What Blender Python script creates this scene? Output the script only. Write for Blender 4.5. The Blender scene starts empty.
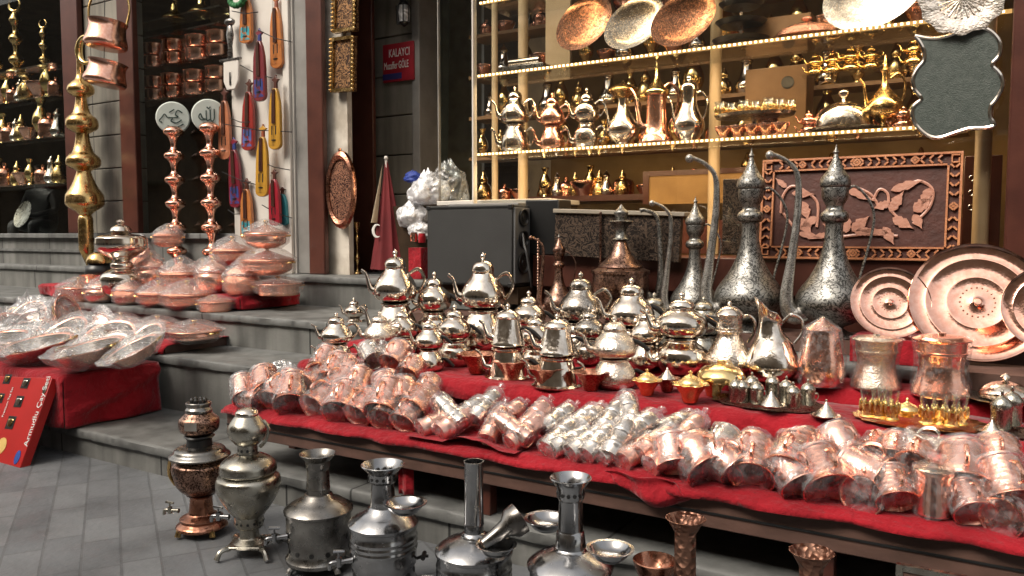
import bpy, math, random
from mathutils import Vector, Matrix, Euler, noise
R = math.radians
C = bpy.context.scene.collection
random.seed(7)
# ------------------------------------------------------------------ camera model (used to measure places)
YAW, PITCH, FPX, EYE = R(31.4), R(3.9), 800.0, 1.5
FW = Vector((-math.sin(YAW)*math.cos(PITCH), math.cos(YAW)*math.cos(PITCH), -math.sin(PITCH)))
RT = Vector((math.cos(YAW), math.sin(YAW), 0))
UP = RT.cross(FW)
EYEP = Vector((0, 0, EYE))
def ray(u, v): return FW + RT*((u-512)/FPX) - UP*((v-288)/FPX)
def atY(u, v, Y):
    d = ray(u, v); return EYEP + d*(Y/d.y)
def atZ(u, v, z):
    d = ray(u, v); return EYEP + d*((z-EYE)/d.z)
def onY(u, Y, z):                                   # the point of plane Y at height z seen in column u
    p = atY(u, 234, Y); return Vector((p.x, Y, z))
def wX(u, Y, w): return atY(u+w/2, 234, Y).x-atY(u-w/2, 234, Y).x      # width along the facade of w pixels
def px(p): return FW.dot(p-EYEP)/FPX               # metres per pixel at p
# ------------------------------------------------------------------ mesh builder
def sm(prof, n=4):
    out = []; P = [Vector((a, b)) for a, b in prof]
    for i in range(len(P)-1):
        p0 = P[max(i-1, 0)]; p1 = P[i]; p2 = P[i+1]; p3 = P[min(i+2, len(P)-1)]
        for k in range(n):
            t = k/n
            q = .5*((2*p1)+(-p0+p2)*t+(2*p0-5*p1+4*p2-p3)*t*t+(-p0+3*p1-3*p2+p3)*t**3)
            out.append((max(q.x, 0), q.y))
    out.append(prof[-1]); return out
def smooth_path(pts, n=6):
    P = [Vector(p) for p in pts]; out = []
    for i in range(len(P)-1):
        p0 = P[max(i-1, 0)]; p1 = P[i]; p2 = P[i+1]; p3 = P[min(i+2, len(P)-1)]
        for k in range(n):
            t = k/n
            out.append(.5*((2*p1)+(-p0+p2)*t+(2*p0-5*p1+4*p2-p3)*t*t+(-p0+3*p1-3*p2+p3)*t**3))
    out.append(P[-1]); return out
class MB:
    def __init__(s): s.v = []; s.f = []
    def lathe(s, prof, seg=28, M=None, flute=0, famp=0, fr=None):
        M = M or Matrix(); rings = []
        for r, z in prof:
            if r < 1e-5:
                s.v.append(M @ Vector((0, 0, z))); rings.append([len(s.v)-1])
            else:
                ring = []
                for k in range(seg):
                    a = 2*math.pi*k/seg; rr = r
                    if flute and (fr is None or fr[0] <= z <= fr[1]): rr = r*(1+famp*math.cos(flute*a))
                    s.v.append(M @ Vector((rr*math.cos(a), rr*math.sin(a), z))); ring.append(len(s.v)-1)
                rings.append(ring)
        for A, B in zip(rings, rings[1:]):
            if len(A) == 1 and len(B) == 1: continue
            for k in range(seg):
                k2 = (k+1) % seg
                if len(A) == 1: s.f.append((A[0], B[k2], B[k]))
                elif len(B) == 1: s.f.append((A[k], A[k2], B[0]))
                else: s.f.append((A[k], A[k2], B[k2], B[k]))
        return s
    def box(s, x0, x1, y0, y1, z0, z1, M=None):
        M = M or Matrix(); n = len(s.v)
        for z in (z0, z1):
            for x, y in ((x0, y0), (x1, y0), (x1, y1), (x0, y1)): s.v.append(M @ Vector((x, y, z)))
        s.f += [tuple(n+i for i in q) for q in ((3, 2, 1, 0), (4, 5, 6, 7), (0, 1, 5, 4), (1, 2, 6, 5), (2, 3, 7, 6), (3, 0, 4, 7))]
        return s
    def tube(s, pts, rad, seg=8, flat=1.0, caps=True):
        pts = [Vector(p) for p in pts]; n = len(pts)
        if not isinstance(rad, (list, tuple)): rad = [rad]*n
        if len(rad) != n:
            rad = [rad[min(int(i*(len(rad)-1)/(n-1)), len(rad)-2)]*(1-((i*(len(rad)-1)/(n-1)) % 1 if i < n-1 else 1)) +
                   rad[min(int(i*(len(rad)-1)/(n-1)), len(rad)-2)+1]*((i*(len(rad)-1)/(n-1)) % 1 if i < n-1 else 1) for i in range(n)]
        ref = None; rings = []
        for i, p in enumerate(pts):
            t = (pts[min(i+1, n-1)]-pts[max(i-1, 0)]).normalized()
            if ref is None: ref = Vector((0, 1, 0)) if abs(t.y) < .9 else Vector((1, 0, 0))
            a = (ref-t*ref.dot(t)).normalized(); ref = a; b = t.cross(a)
            ring = []
            for k in range(seg):
                q = 2*math.pi*k/seg
                s.v.append(p+a*math.cos(q)*rad[i]*flat+b*math.sin(q)*rad[i]); ring.append(len(s.v)-1)
            rings.append(ring)
        for A, B in zip(rings, rings[1:]):
            for k in range(seg): s.f.append((A[k], A[(k+1) % seg], B[(k+1) % seg], B[k]))
        if caps: s.f.append(tuple(reversed(rings[0]))); s.f.append(tuple(rings[-1]))
        return s
    def prism(s, poly, h, M=None):                   # polygon in XY extruded along Z from 0 to h
        M = M or Matrix(); n = len(s.v); m = len(poly)
        for z in (0, h):
            for x, y in poly: s.v.append(M @ Vector((x, y, z)))
        s.f.append(tuple(n+m-1-i for i in range(m))); s.f.append(tuple(n+m+i for i in range(m)))
        for i in range(m): j = (i+1) % m; s.f.append((n+i, n+j, n+m+j, n+m+i))
        return s
    def ball(s, c, r, seg=12, sc=(1, 1, 1)):
        pr = [(r*math.sin(math.pi*i/8), -r*math.cos(math.pi*i/8)) for i in range(9)]; pr[0] = (0, -r); pr[-1] = (0, r)
        return s.lathe(pr, seg, Matrix.Translation(c) @ Matrix.Diagonal((*sc, 1)))
    def grid(s, fn, nu, nv):
        n = len(s.v)
        for j in range(nv+1):
            for i in range(nu+1): s.v.append(Vector(fn(i/nu, j/nv)))
        for j in range(nv):
            for i in range(nu):
                a = n+j*(nu+1)+i; s.f.append((a, a+1, a+nu+2, a+nu+1))
        return s
    def build(s, name, mat, parent=None, smooth=True, ang=40, bevel=0, loc=None):
        me = bpy.data.meshes.new(name); me.from_pydata([tuple(v) for v in s.v], [], s.f); me.update()
        me.materials.append(mat)
        if smooth: me.shade_smooth(); me.set_sharp_from_angle(angle=R(ang))
        o = bpy.data.objects.new(name, me); C.objects.link(o)
        if parent: o.parent = parent
        if loc is not None: o.location = loc
        if bevel:
            b = o.modifiers.new('bevel', 'BEVEL'); b.width = bevel; b.segments = 2; b.limit_method = 'ANGLE'
        return o
def tag(o, label, cat, group=None, kind=None):
    if label: o['label'] = label
    if cat: o['category'] = cat
    if group: o['group'] = group
    if kind: o['kind'] = kind
    return o
def empty(name, loc=(0, 0, 0), rz=0):
    o = bpy.data.objects.new(name, None); C.objects.link(o); o.location = loc; o.rotation_euler = (0, 0, rz)
    o.empty_display_size = .05; return o
def copy_tree(o, parent=None):
    c = o.copy(); C.objects.link(c); c.parent = parent
    for ch in [x for x in o.children if x.name in C.objects]: copy_tree(ch, c)
    return c
class Proto:                                          # first use hands out the thing itself, later uses copies
    def __init__(s, make): s.make = make; s.o = None
    def get(s):
        if s.o is None: s.o = s.make(); return s.o
        return copy_tree(s.o)
def put(o, loc, scale=1, rot=(0, 0, 0), label=None, cat=None, group=None):
    o.location = loc
    o.scale = (scale,)*3 if isinstance(scale, (int, float)) else scale
    if isinstance(rot, Matrix): o.rotation_euler = rot.to_euler()
    else: o.rotation_euler = rot
    if label: tag(o, label, cat, group)
    return o
def struct(mb, name, mat, **k):
    o = mb.build(name, mat, **k); o['kind'] = 'structure'; return o
ORD = ['leftmost', 'second from left', 'third from left', 'fourth from left', 'fifth from left', 'sixth from left', 'seventh from left', 'eighth from left',
       'ninth from left', 'tenth from left', 'eleventh from left', 'twelfth from left', 'thirteenth from left', 'fourteenth from left', 'fifteenth from left', 'sixteenth from left', 'seventeenth from left', 'eighteenth from left', 'nineteenth from left', 'twentieth from left']
# ------------------------------------------------------------------ materials
def mat(name):
    m = bpy.data.materials.new(name); m.use_nodes = True
    nt = m.node_tree; nt.nodes.clear()
    out = nt.nodes.new('ShaderNodeOutputMaterial'); return m, nt, out
def nd(nt, t, **k):
    n = nt.nodes.new(t)
    for a, b in k.items():
        if a in n.inputs: n.inputs[a].default_value = b
        else: setattr(n, a, b)
    return n
def tex(nt, kind='NOISE', scale=5, detail=4, coords='Object', dist=0):
    tc = nt.nodes.new('ShaderNodeTexCoord')
    if kind == 'NOISE':
        n = nd(nt, 'ShaderNodeTexNoise', Scale=scale, Detail=detail, Distortion=dist); o = n.outputs['Fac']
    elif kind == 'VOR':
        n = nd(nt, 'ShaderNodeTexVoronoi', Scale=scale); o = n.outputs['Distance']
    elif kind == 'VEDGE':
        n = nd(nt, 'ShaderNodeTexVoronoi', Scale=scale, feature='DISTANCE_TO_EDGE'); o = n.outputs['Distance']
    nt.links.new(tc.outputs[coords], n.inputs['Vector']); return o
def ramp(nt, src, stops):
    r = nt.nodes.new('ShaderNodeValToRGB'); nt.links.new(src, r.inputs[0])
    while len(r.color_ramp.elements) < len(stops): r.color_ramp.elements.new(.5)
    for e, (p, c) in zip(r.color_ramp.elements, stops):
        e.position = p; e.color = (*c, 1) if len(c) == 3 else c
    return r.outputs[0]
def g(v): return (v, v, v)
def bump(nt, src, strength, dist=.01):
    b = nd(nt, 'ShaderNodeBump', Strength=strength, Distance=dist); nt.links.new(src, b.inputs['Height']); return b.outputs[0]
def metal(name, c1, c2, r0=.12, r1=.3, bs=0, bscale=60, kind='VOR', cscale=9, thr=(.35, .7), spec=None, pattern=None, dist=.004):
    m, nt, out = mat(name); b = nd(nt, 'ShaderNodeBsdfPrincipled', Metallic=1.0)
    n = tex(nt, 'NOISE', cscale, 6)
    nt.links.new(ramp(nt, n, [(thr[0], c2), (thr[1], c1)]), b.inputs['Base Color'])
    n2 = tex(nt, 'NOISE', cscale*3, 5)
    nt.links.new(ramp(nt, n2, [(.35, g(r0)), (.7, g(r1))]), b.inputs['Roughness'])
    if bs:
        nt.links.new(bump(nt, tex(nt, kind, bscale, 3), bs, dist), b.inputs['Normal'])
    if pattern:                                       # engraved ornament: dark filled grooves
        e = tex(nt, 'NOISE', pattern, 2, dist=2.5)
        f = ramp(nt, e, [(.44, g(0)), (.48, g(1)), (.53, g(1)), (.57, g(0))])
        mx = nd(nt, 'ShaderNodeMix', data_type='RGBA'); 
        src = b.inputs['Base Color'].links[0].from_socket
        nt.links.new(f, mx.inputs[0]); nt.links.new(src, mx.inputs[6]); mx.inputs[7].default_value = (*[x*.25 for x in c2], 1)
        nt.links.new(mx.outputs[2], b.inputs['Base Color'])
        nt.links.new(bump(nt, f, -.3, .003), b.inputs['Normal'])
    nt.links.new(b.outputs[0], out.inputs[0]); return m
def diff(name, c1, c2=None, rough=.6, scale=6, bs=0, bscale=40, spec=.5, thr=(.3, .7), sheen=0, coat=0, dist=.01, detail=6):
    m, nt, out = mat(name); b = nd(nt, 'ShaderNodeBsdfPrincipled', Roughness=rough); b.inputs['Specular IOR Level'].default_value = spec
    c2 = c2 or tuple(x*.75 for x in c1)
    nt.links.new(ramp(nt, tex(nt, 'NOISE', scale, detail), [(thr[0], c2), (thr[1], c1)]), b.inputs['Base Color'])
    if sheen: b.inputs['Sheen Weight'].default_value = sheen
    if coat: b.inputs['Coat Weight'].default_value = coat
    if bs: nt.links.new(bump(nt, tex(nt, 'NOISE', bscale, 5), bs, dist), b.inputs['Normal'])
    nt.links.new(b.outputs[0], out.inputs[0]); return m
def emit(name, c, s):
    m, nt, out = mat(name); e = nd(nt, 'ShaderNodeEmission', Color=(*c, 1), Strength=s); nt.links.new(e.outputs[0], out.inputs[0]); return m
def film(name, base=.10, edge=.5, tint=(1, 1, 1), rough=.1, milk=.12, bs=1.0, bscale=18):
    m, nt, out = mat(name)
    t = nd(nt, 'ShaderNodeBsdfTransparent', Color=(*[x*.97 for x in tint], 1)); gl = nd(nt, 'ShaderNodeBsdfGlossy', Roughness=rough, Color=(1, 1, 1, 1))
    lw = nd(nt, 'ShaderNodeLayerWeight', Blend=.35)
    mr = nd(nt, 'ShaderNodeMapRange'); mr.inputs[3].default_value = base; mr.inputs[4].default_value = edge
    nt.links.new(lw.outputs['Facing'], mr.inputs[0])
    mx = nt.nodes.new('ShaderNodeMixShader'); nt.links.new(mr.outputs[0], mx.inputs[0]); nt.links.new(t.outputs[0], mx.inputs[1]); nt.links.new(gl.outputs[0], mx.inputs[2])
    last = mx.outputs[0]
    if bs:
        bm = bump(nt, tex(nt, 'NOISE', bscale, 3, dist=1.5), bs, .02)
        nt.links.new(bm, gl.inputs['Normal']); nt.links.new(bm, lw.inputs['Normal'])
    if milk:
        df = nd(nt, 'ShaderNodeBsdfDiffuse', Color=(.9, .9, .92, 1)); m2 = nt.nodes.new('ShaderNodeMixShader')
        nz = ramp(nt, tex(nt, 'NOISE', bscale*1.7, 4, dist=2), [(.45, g(milk*.4)), (.62, g(min(1, milk*3.2)))])
        nt.links.new(nz, m2.inputs[0]); nt.links.new(last, m2.inputs[1]); nt.links.new(df.outputs[0], m2.inputs[2]); last = m2.outputs[0]
    nt.links.new(last, out.inputs[0]); return m
M = {}
M['copper'] = metal('copper', (.95, .56, .43), (.85, .44, .31), .12, .28, .2, 26, 'NOISE')
M['copper_eng'] = metal('copper_engraved', (.50, .26, .16), (.30, .14, .09), .18, .32, 0, pattern=7)
M['mug_copper'] = metal('mug_copper', (.96, .60, .49), (.88, .48, .37), .24, .38, .05, 16, 'NOISE')
M['mug_copper2'] = metal('mug_copper_deep', (.93, .53, .40), (.8, .40, .28), .22, .36, .35, 50, 'VOR')
M['mug_silver'] = metal('mug_silver', (.88, .85, .80), (.7, .66, .6), .18, .3, .05, 16, 'NOISE')
M['tray_copper'] = metal('tray_copper', (.95, .58, .46), (.80, .42, .31), .09, .17, .12, 10, 'NOISE')
M['copper_ham'] = metal('copper_hammered', (.92, .50, .36), (.72, .33, .22), .14, .28, .55, 55, 'VOR')
M['copper_dark'] = metal('copper_dark', (.55, .27, .18), (.25, .11, .07), .22, .4, .4, 40, 'VOR')
M['copper_old'] = metal('copper_antique', (.55, .34, .25), (.16, .09, .07), .25, .45, .5, 50, 'NOISE', pattern=26)
M['silver'] = metal('tinned_silver', (.84, .78, .70), (.58, .50, .42), .08, .20, .30, 16, 'NOISE')
M['silver_ham'] = metal('silver_hammered', (.9, .84, .76), (.66, .57, .48), .12, .26, .6, 48, 'VOR')
M['silver_eng'] = metal('silver_engraved', (.74, .68, .6), (.48, .42, .36), .14, .3, 0, pattern=24)
M['steel'] = metal('steel', (.46, .465, .475), (.28, .28, .285), .14, .30, .15, 20, 'NOISE')
M['nickel_old'] = metal('old_nickel', (.52, .50, .44), (.26, .24, .20), .2, .42, .3, 14, 'NOISE')
M['nickel_dark'] = metal('dark_nickel', (.34, .33, .31), (.15, .14, .13), .22, .4, .2, 18, 'NOISE')
M['pewter'] = metal('engraved_pewter', (.40, .39, .36), (.25, .245, .23), .38, .52, 0, pattern=21)
M['brass'] = metal('brass', (.80, .56, .26), (.50, .32, .12), .14, .32, .2, 24, 'NOISE')
M['brass_bright'] = metal('brass_bright', (.95, .74, .34), (.7, .48, .18), .1, .22, .2, 30, 'NOISE')
M['bronze_pat'] = metal('bronze_ornate', (.46, .33, .2), (.14, .09, .05), .3, .5, .8, 60, 'NOISE', pattern=50)
M['gold'] = metal('gold_plate', (1, .78, .40), (.85, .56, .22), .12, .25, .2, 40, 'VOR')
M['black'] = diff('black_plastic', (.02, .02, .02), (.012, .012, .012), .35)
M['red_cloth'] = diff('red_cloth', (.40, .010, .020), (.24, .006, .012), .85, 5, 1.0, 14, .2, sheen=.2, dist=.03)
M['wood_red'] = diff('red_brown_wood', (.105, .034, .022), (.062, .019, .013), .35, 5, .1, 60, .5)
M['wood_board'] = diff('bench_board', (.16, .085, .065), (.09, .05, .038), .6, 7, .3, 30)
M['wood_tan'] = diff('tan_wood', (.36, .20, .09), (.26, .14, .06), .5, 5)
M['wall_white'] = diff('white_wall', (.72, .68, .62), (.60, .56, .51), .75, 3, .1, 30)
M['marble'] = diff('grey_marble', (.80, .74, .64), (.5, .44, .36), .4, 5, thr=(.35, .6))
M['plaster_grey'] = diff('grey_plaster', (.30, .29, .27), (.2, .19, .18), .7, 4, .2, 20)
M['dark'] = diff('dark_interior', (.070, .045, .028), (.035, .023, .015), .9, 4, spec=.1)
M['dark_warm'] = diff('warm_interior', (.52, .31, .11), (.30, .17, .06), .7, 3)
M['glassy'] = film('clear_glass', .05, .55, (.97, .99, .98), .02, 0, 0)
M['pane'] = film('window_pane', .015, .06, (.95, .97, .96), .01, 0, 0)
M['wrap'] = film('cellophane', .06, .30, (1, .98, .97), .12, .055, .65, 8)
M['bag'] = film('clear_bag', .06, .30, (1, 1, 1), .14, .06, .6, 5)
M['wrap_big'] = film('loose_wrap', .05, .28, (1, .98, .97), .10, .035, .5, 4)
M['pane_lit'] = film('display_pane', .045, .20, (.97, .97, .95), .01, 0, 0)
M['white_bag'] = film('white_bag', .2, .5, (.97, .98, 1), .4, .8, .5, 6)
M['led'] = emit('led_lamp', (1, .72, .36), 5)
M['led_base'] = emit('led_tape', (1, .55, .18), .5)
M['lit_post'] = diff('cream_post', (.66, .50, .32), (.52, .38, .22), .35, 4)
M['cable'] = diff('cable', (.05, .05, .05))
def paving():
    m, nt, out = mat('paving_stone'); b = nd(nt, 'ShaderNodeBsdfPrincipled', Roughness=.55)
    tc = nt.nodes.new('ShaderNodeTexCoord'); mp = nd(nt, 'ShaderNodeMapping'); mp.inputs['Rotation'].default_value = (0, 0, R(32))
    nt.links.new(tc.outputs['Object'], mp.inputs[0])
    br = nd(nt, 'ShaderNodeTexBrick', Scale=1.0); br.inputs['Color1'].default_value = (.165, .171, .178, 1); br.inputs['Color2'].default_value = (.118, .124, .132, 1)
    br.inputs['Mortar'].default_value = (.108, .112, .117, 1); br.inputs['Mortar Size'].default_value = .006; br.inputs['Brick Width'].default_value = .36; br.inputs['Row Height'].default_value = .165; br.offset_frequency = 2; br.squash = 1.3
    nt.links.new(mp.outputs[0], br.inputs['Vector'])
    st = ramp(nt, tex(nt, 'NOISE', 2.2, 8), [(.3, g(.62)), (.45, g(.95)), (.7, g(1.2))])
    mx = nd(nt, 'ShaderNodeMix', data_type='RGBA', blend_type='MULTIPLY'); mx.inputs[0].default_value = 1
    nt.links.new(br.outputs['Color'], mx.inputs[6]); nt.links.new(st, mx.inputs[7]); nt.links.new(mx.outputs[2], b.inputs['Base Color'])
    ad = nd(nt, 'ShaderNodeMath', operation='MULTIPLY_ADD'); nt.links.new(tex(nt, 'NOISE', 30, 8), ad.inputs[0]); ad.inputs[1].default_value = .35
    iv = nd(nt, 'ShaderNodeMath', operation='SUBTRACT'); iv.inputs[0].default_value = 1; nt.links.new(br.outputs['Fac'], iv.inputs[1]); nt.links.new(iv.outputs[0], ad.inputs[2])
    nt.links.new(bump(nt, ad.outputs[0], .8, .014), b.inputs['Normal'])
    nt.links.new(ramp(nt, tex(nt, 'NOISE', 5, 5), [(.3, g(.4)), (.7, g(.7))]), b.inputs['Roughness'])
    nt.links.new(b.outputs[0], out.inputs[0]); return m
M['paving'] = paving()
def stone(name, c1, c2, joint=1.1, streak=True):
    m, nt, out = mat(name); b = nd(nt, 'ShaderNodeBsdfPrincipled', Roughness=.6)
    base = ramp(nt, tex(nt, 'NOISE', 3, 10), [(.3, c2), (.72, c1)])
    tc = nt.nodes.new('ShaderNodeTexCoord'); mp = nd(nt, 'ShaderNodeMapping'); mp.inputs['Scale'].default_value = (7, 7, .9); nt.links.new(tc.outputs['Object'], mp.inputs[0])
    n = nd(nt, 'ShaderNodeTexNoise', Scale=1, Detail=6); nt.links.new(mp.outputs[0], n.inputs['Vector'])
    st = ramp(nt, n.outputs['Fac'], [(.35, g(.6)), (.6, g(1.08))])
    mx = nd(nt, 'ShaderNodeMix', data_type='RGBA', blend_type='MULTIPLY'); mx.inputs[0].default_value = .9
    nt.links.new(base, mx.inputs[6]); nt.links.new(st, mx.inputs[7])
    # vertical joints across X
    sx = nd(nt, 'ShaderNodeSeparateXYZ'); nt.links.new(tc.outputs['Object'], sx.inputs[0])
    md = nd(nt, 'ShaderNodeMath', operation='PINGPONG'); nt.links.new(sx.outputs[0], md.inputs[0]); md.inputs[1].default_value = joint/2
    lt = nd(nt, 'ShaderNodeMath', operation='GREATER_THAN'); nt.links.new(md.outputs[0], lt.inputs[0]); lt.inputs[1].default_value = .007
    m3 = nd(nt, 'ShaderNodeMix', data_type='RGBA'); nt.links.new(lt.outputs[0], m3.inputs[0]); m3.inputs[6].default_value = (.03, .03, .028, 1); nt.links.new(mx.outputs[2], m3.inputs[7])
    nt.links.new(m3.outputs[2], b.inputs['Base Color'])
    nt.links.new(bump(nt, tex(nt, 'NOISE', 45, 8), .35, .006), b.inputs['Normal'])
    nt.links.new(b.outputs[0], out.inputs[0]); return m
M['step'] = stone('step_stone', (.24, .24, .225), (.15, .15, .14))
M['step_edge'] = stone('step_slab', (.205, .208, .20), (.125, .127, .122), 1.4)
M['pier'] = stone('pier_stone', (.27, .25, .205), (.2, .183, .152), 9)
def carved(name, light, dark, scale):
    m, nt, out = mat(name); b = nd(nt, 'ShaderNodeBsdfPrincipled', Roughness=.5)
    e = tex(nt, 'NOISE', scale, 1, dist=3.5); f = ramp(nt, e, [(.42, g(0)), (.46, g(1)), (.55, g(1)), (.59, g(0))])
    mx = nd(nt, 'ShaderNodeMix', data_type='RGBA'); nt.links.new(f, mx.inputs[0]); mx.inputs[6].default_value = (*dark, 1); mx.inputs[7].default_value = (*light, 1)
    nt.links.new(mx.outputs[2], b.inputs['Base Color']); nt.links.new(bump(nt, f, .8, .01), b.inputs['Normal']); b.inputs['Metallic'].default_value = .4
    nt.links.new(b.outputs[0], out.inputs[0]); return m
M['carved_dark'] = carved('carved_dark', (.12, .08, .055), (.018, .012, .009), 17)
M['carved_oval'] = carved('carved_oval', (.42, .2, .12), (.06, .022, .015), 16)
M['carved_gold'] = carved('carved_gold', (.36, .19, .08), (.05, .022, .012), 13)
# ================================================================== ground and steps
s = MB(); s.grid(lambda a, b: (-40+80*a, -45+90*b, 0), 4, 4); struct(s, 'ground', M['paving'], smooth=False)
def step(y0, y1, z0, z1, x0=-16, x1=4):
    a = MB().box(x0, x1, y0+.03, y1, z0, z1-.06); struct(a, 'step_riser', M['step'], bevel=.006)
    b = MB(); pr = [(y0+.03, z1-.058), (y0+.004, z1-.058), (y0, z1-.05), (y0, z1-.01), (y0+.010, z1), (y0+.04, z1), ((y0+y1)/2, z1), (y1, z1)]
    def fs(u_, c_):
        i = min(int(round(c_*(len(pr)-1))), len(pr)-1); y, z = pr[i]; x = x0+(x1-x0)*u_
        n = noise.noise(Vector((x*6, z1*9, 1)))*.006+noise.noise(Vector((x*21, z1*9+i, 4)))*.005-.016*max(0, noise.noise(Vector((x*9, z1*31, 8)))-.42)*2
        return (x, y-(n if i < 5 else 0), z+(n*.6 if i in (3, 4) else 0))
    b.grid(fs, 520, len(pr)-1); struct(b, 'step_slab', M['step_edge'], ang=50)
step(3.0, 3.9, -.05, .19); step(3.68, 4.5, .15, .594); step(4.27, 5.4, .5, .85); step(5.18, 9.5, .8, 1.12)
# ================================================================== shop building
shop = empty('shop_building', (-4, 5.4, 1.12))
tag(shop, 'coppersmith shop front with brown window frames, white panel and stone pier above grey steps', 'building')
OFF = Vector((-4, 5.4, 1.12))
def part(mb, name, m, parent=None, **k):
    parent = parent or shop
    o = mb.build(name, m, None, **k); o.parent = parent
    if parent is shop: o.location = -OFF
    return o
def X(u, Y): return atY(u, 234, Y).x
YL = 5.4
xa, xb, xc, xd = X(0, YL)-4, X(70, YL), X(86, YL), X(125, YL)
xe, xf, xg, xh, xi = X(140, YL), X(235, YL), X(296, YL), X(310, YL), X(326, YL)
HT = 5.2
# left window base wall with sill
part(MB().box(xa, xf, YL, YL+.25, 1.12, 1.44), 'wall', M['step'])
part(MB().box(xa, xf, YL-.06, YL+.3, 1.443, 1.5), 'sill', M['step_edge'], bevel=.008)
part(MB().box(xa, xe, YL-.03, YL-.002, 1.28, 1.31), 'ledge', M['step_edge'])
for x0, x1 in ((xb, xc), (xd, xe)):
    part(MB().box(x0, x1, YL-.02, YL+.05, 1.503, HT), 'window_frame', M['wood_red'], bevel=.01)
st = MB()
z = 1.503
while z < HT:
    st.box(xc+.002, xd-.002, YL+.06, YL+.3, z, z+.36); z += .372
part(st, 'stone_strip', M['pier'], bevel=.006)
for x0, x1 in ((xa, xb), (xe, xf)):
    part(MB().box(x0+.003, x1-.003, YL+.04, YL+.048, 1.503, HT), 'window_pane', M['pane'], smooth=False)
part(MB().box(xf, xg, YL+.0, YL+.3, 1.12, HT), 'white_panel', M['wall_white'])
part(MB().box(xg-.10, xg-.02, YL-.035, YL-.003, 1.12, 3.95), 'trim_strip', M['wall_white'], bevel=.006)
part(MB().box(xg+.002, xh, YL+.02, YL+.05, 1.12, HT), 'pilaster', M['plaster_grey'], bevel=.01)
part(MB().box(xh+.002, xi, YL-.02, YL+.04, 1.12, HT), 'door_frame', M['wood_red'], bevel=.012)
# entrance: marble strip, brown jamb, stone pier, doorway
Ym = 5.5
part(MB().box(X(328, Ym), X(349, Ym), Ym, Ym+.06, 1.12, HT), 'marble_strip', M['marble'])
part(MB().box(X(351, 6.0), X(374, 6.0), 6.0, 6.05, 1.12, HT), 'door_jamb', M['wood_red'], bevel=.01)
part(MB().box(X(349, 5.9), X(356, 5.9), 5.82, 5.84, 1.12, HT), 'glass_edge', M['pane'])
p = MB(); z = 1.12; k = 0
while z < HT:
    p.box(X(375, 6.2), X(414, 6.2), 6.2, 6.6, z, z+.375); z += .385; k += 1
part(p, 'stone_pier', M['pier'], bevel=.01)
part(MB().box(X(414, 6.2)+.004, X(422, 6.2), 6.18, 6.5, 1.12, HT), 'door_post', M['plaster_grey'], bevel=.008)
# curtain in the doorway
cu = MB(); cx0, cx1 = X(424, 6.9), X(446, 6.9)
cu.grid(lambda a, b: (cx0+(cx1-cx0)*a+.05*b*math.sin(3*b), 6.9+.045*math.sin(a*26+b*1.2), 1.9+3*b), 60, 8)
part(cu, 'curtain', diff('grey_curtain', (.16, .19, .17), (.10, .125, .11), .9, 5))
# right display window
YR = 5.2
xl, xr = X(475, YR), X(1004, YR)
part(MB().box(X(541, 5.1), 3.2, 4.98, 5.6, 1.123, 1.345), 'window_base', M['wood_red'], bevel=.006)
part(MB().box(X(541, 5.1), 3.2, 5.06, 5.3, .86, 1.119), 'base_board', M['wood_red'])
part(MB().box(xl, xr, YR, YR+.01, 1.348, 4.2), 'window_pane', M['pane_lit'], smooth=False)
part(MB().box(xl-.012, xl, YR-.02, YR+.03, 1.7, 4.2), 'glass_edge', M['wall_white'])
part(MB().box(X(441, 5.5), X(475, 5.5), 5.5, 5.508, 1.7, 4.2), 'window_pane', M['pane'], smooth=False)
part(MB().box(X(440, 5.5)-.008, X(440, 5.5), 5.49, 5.52, 1.7, 4.2), 'glass_edge', M['plaster_grey'])
part(MB().box(xr, xr+.42, YR-.22, YR+.2, .9, HT), 'corner_column', M['wood_red'], bevel=.012)
part(MB().box(xr+.43, xr+3.5, YR-.1, YR+.3, .9, HT), 'side_wall', M['pier'])
# unseen upper wall and roof, added to block sky; floor and inner walls
part(MB().box(xa-.5, xr+3.5, YL+.1, YL+.5, HT+.003, 9.5), 'upper_wall', M['pier'])
part(MB().box(X(326, YL)+.01, xr, YR+.05, YR+.2, 4.2, HT), 'lintel', M['wood_red'])
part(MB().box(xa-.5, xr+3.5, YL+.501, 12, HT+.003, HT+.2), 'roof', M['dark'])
part(MB().box(X(440, 5.9), xr+.4, 8.0, 8.2, 1.123, HT), 'back_wall', M['dark_warm'])
part(MB().box(xr+.41, xr+.6, YR+.21, 8.0, 1.123, HT), 'inner_wall', M['dark_warm'])
part(MB().box(X(424, 7.6), X(424, 7.6)+.1, 7.2, 12, 1.123, HT), 'inner_wall', M['dark_warm'])
part(MB().box(X(424, 7.5)+.11, X(482, 7.5), 7.5, 7.55, 1.123, HT), 'inner_wall', diff('painted_reflection', (.50, .47, .38), (.32, .30, .23), .4))  # pale wall colour stands in for reflections in the entrance glass
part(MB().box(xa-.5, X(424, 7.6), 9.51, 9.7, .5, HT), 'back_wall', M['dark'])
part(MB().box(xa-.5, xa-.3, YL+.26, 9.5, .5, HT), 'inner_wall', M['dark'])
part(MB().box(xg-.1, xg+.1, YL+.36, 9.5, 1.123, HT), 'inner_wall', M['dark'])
part(MB().box(xe, xf, YL+1.0, YL+1.04, 1.503, HT), 'window_back', M['dark'])
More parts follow.
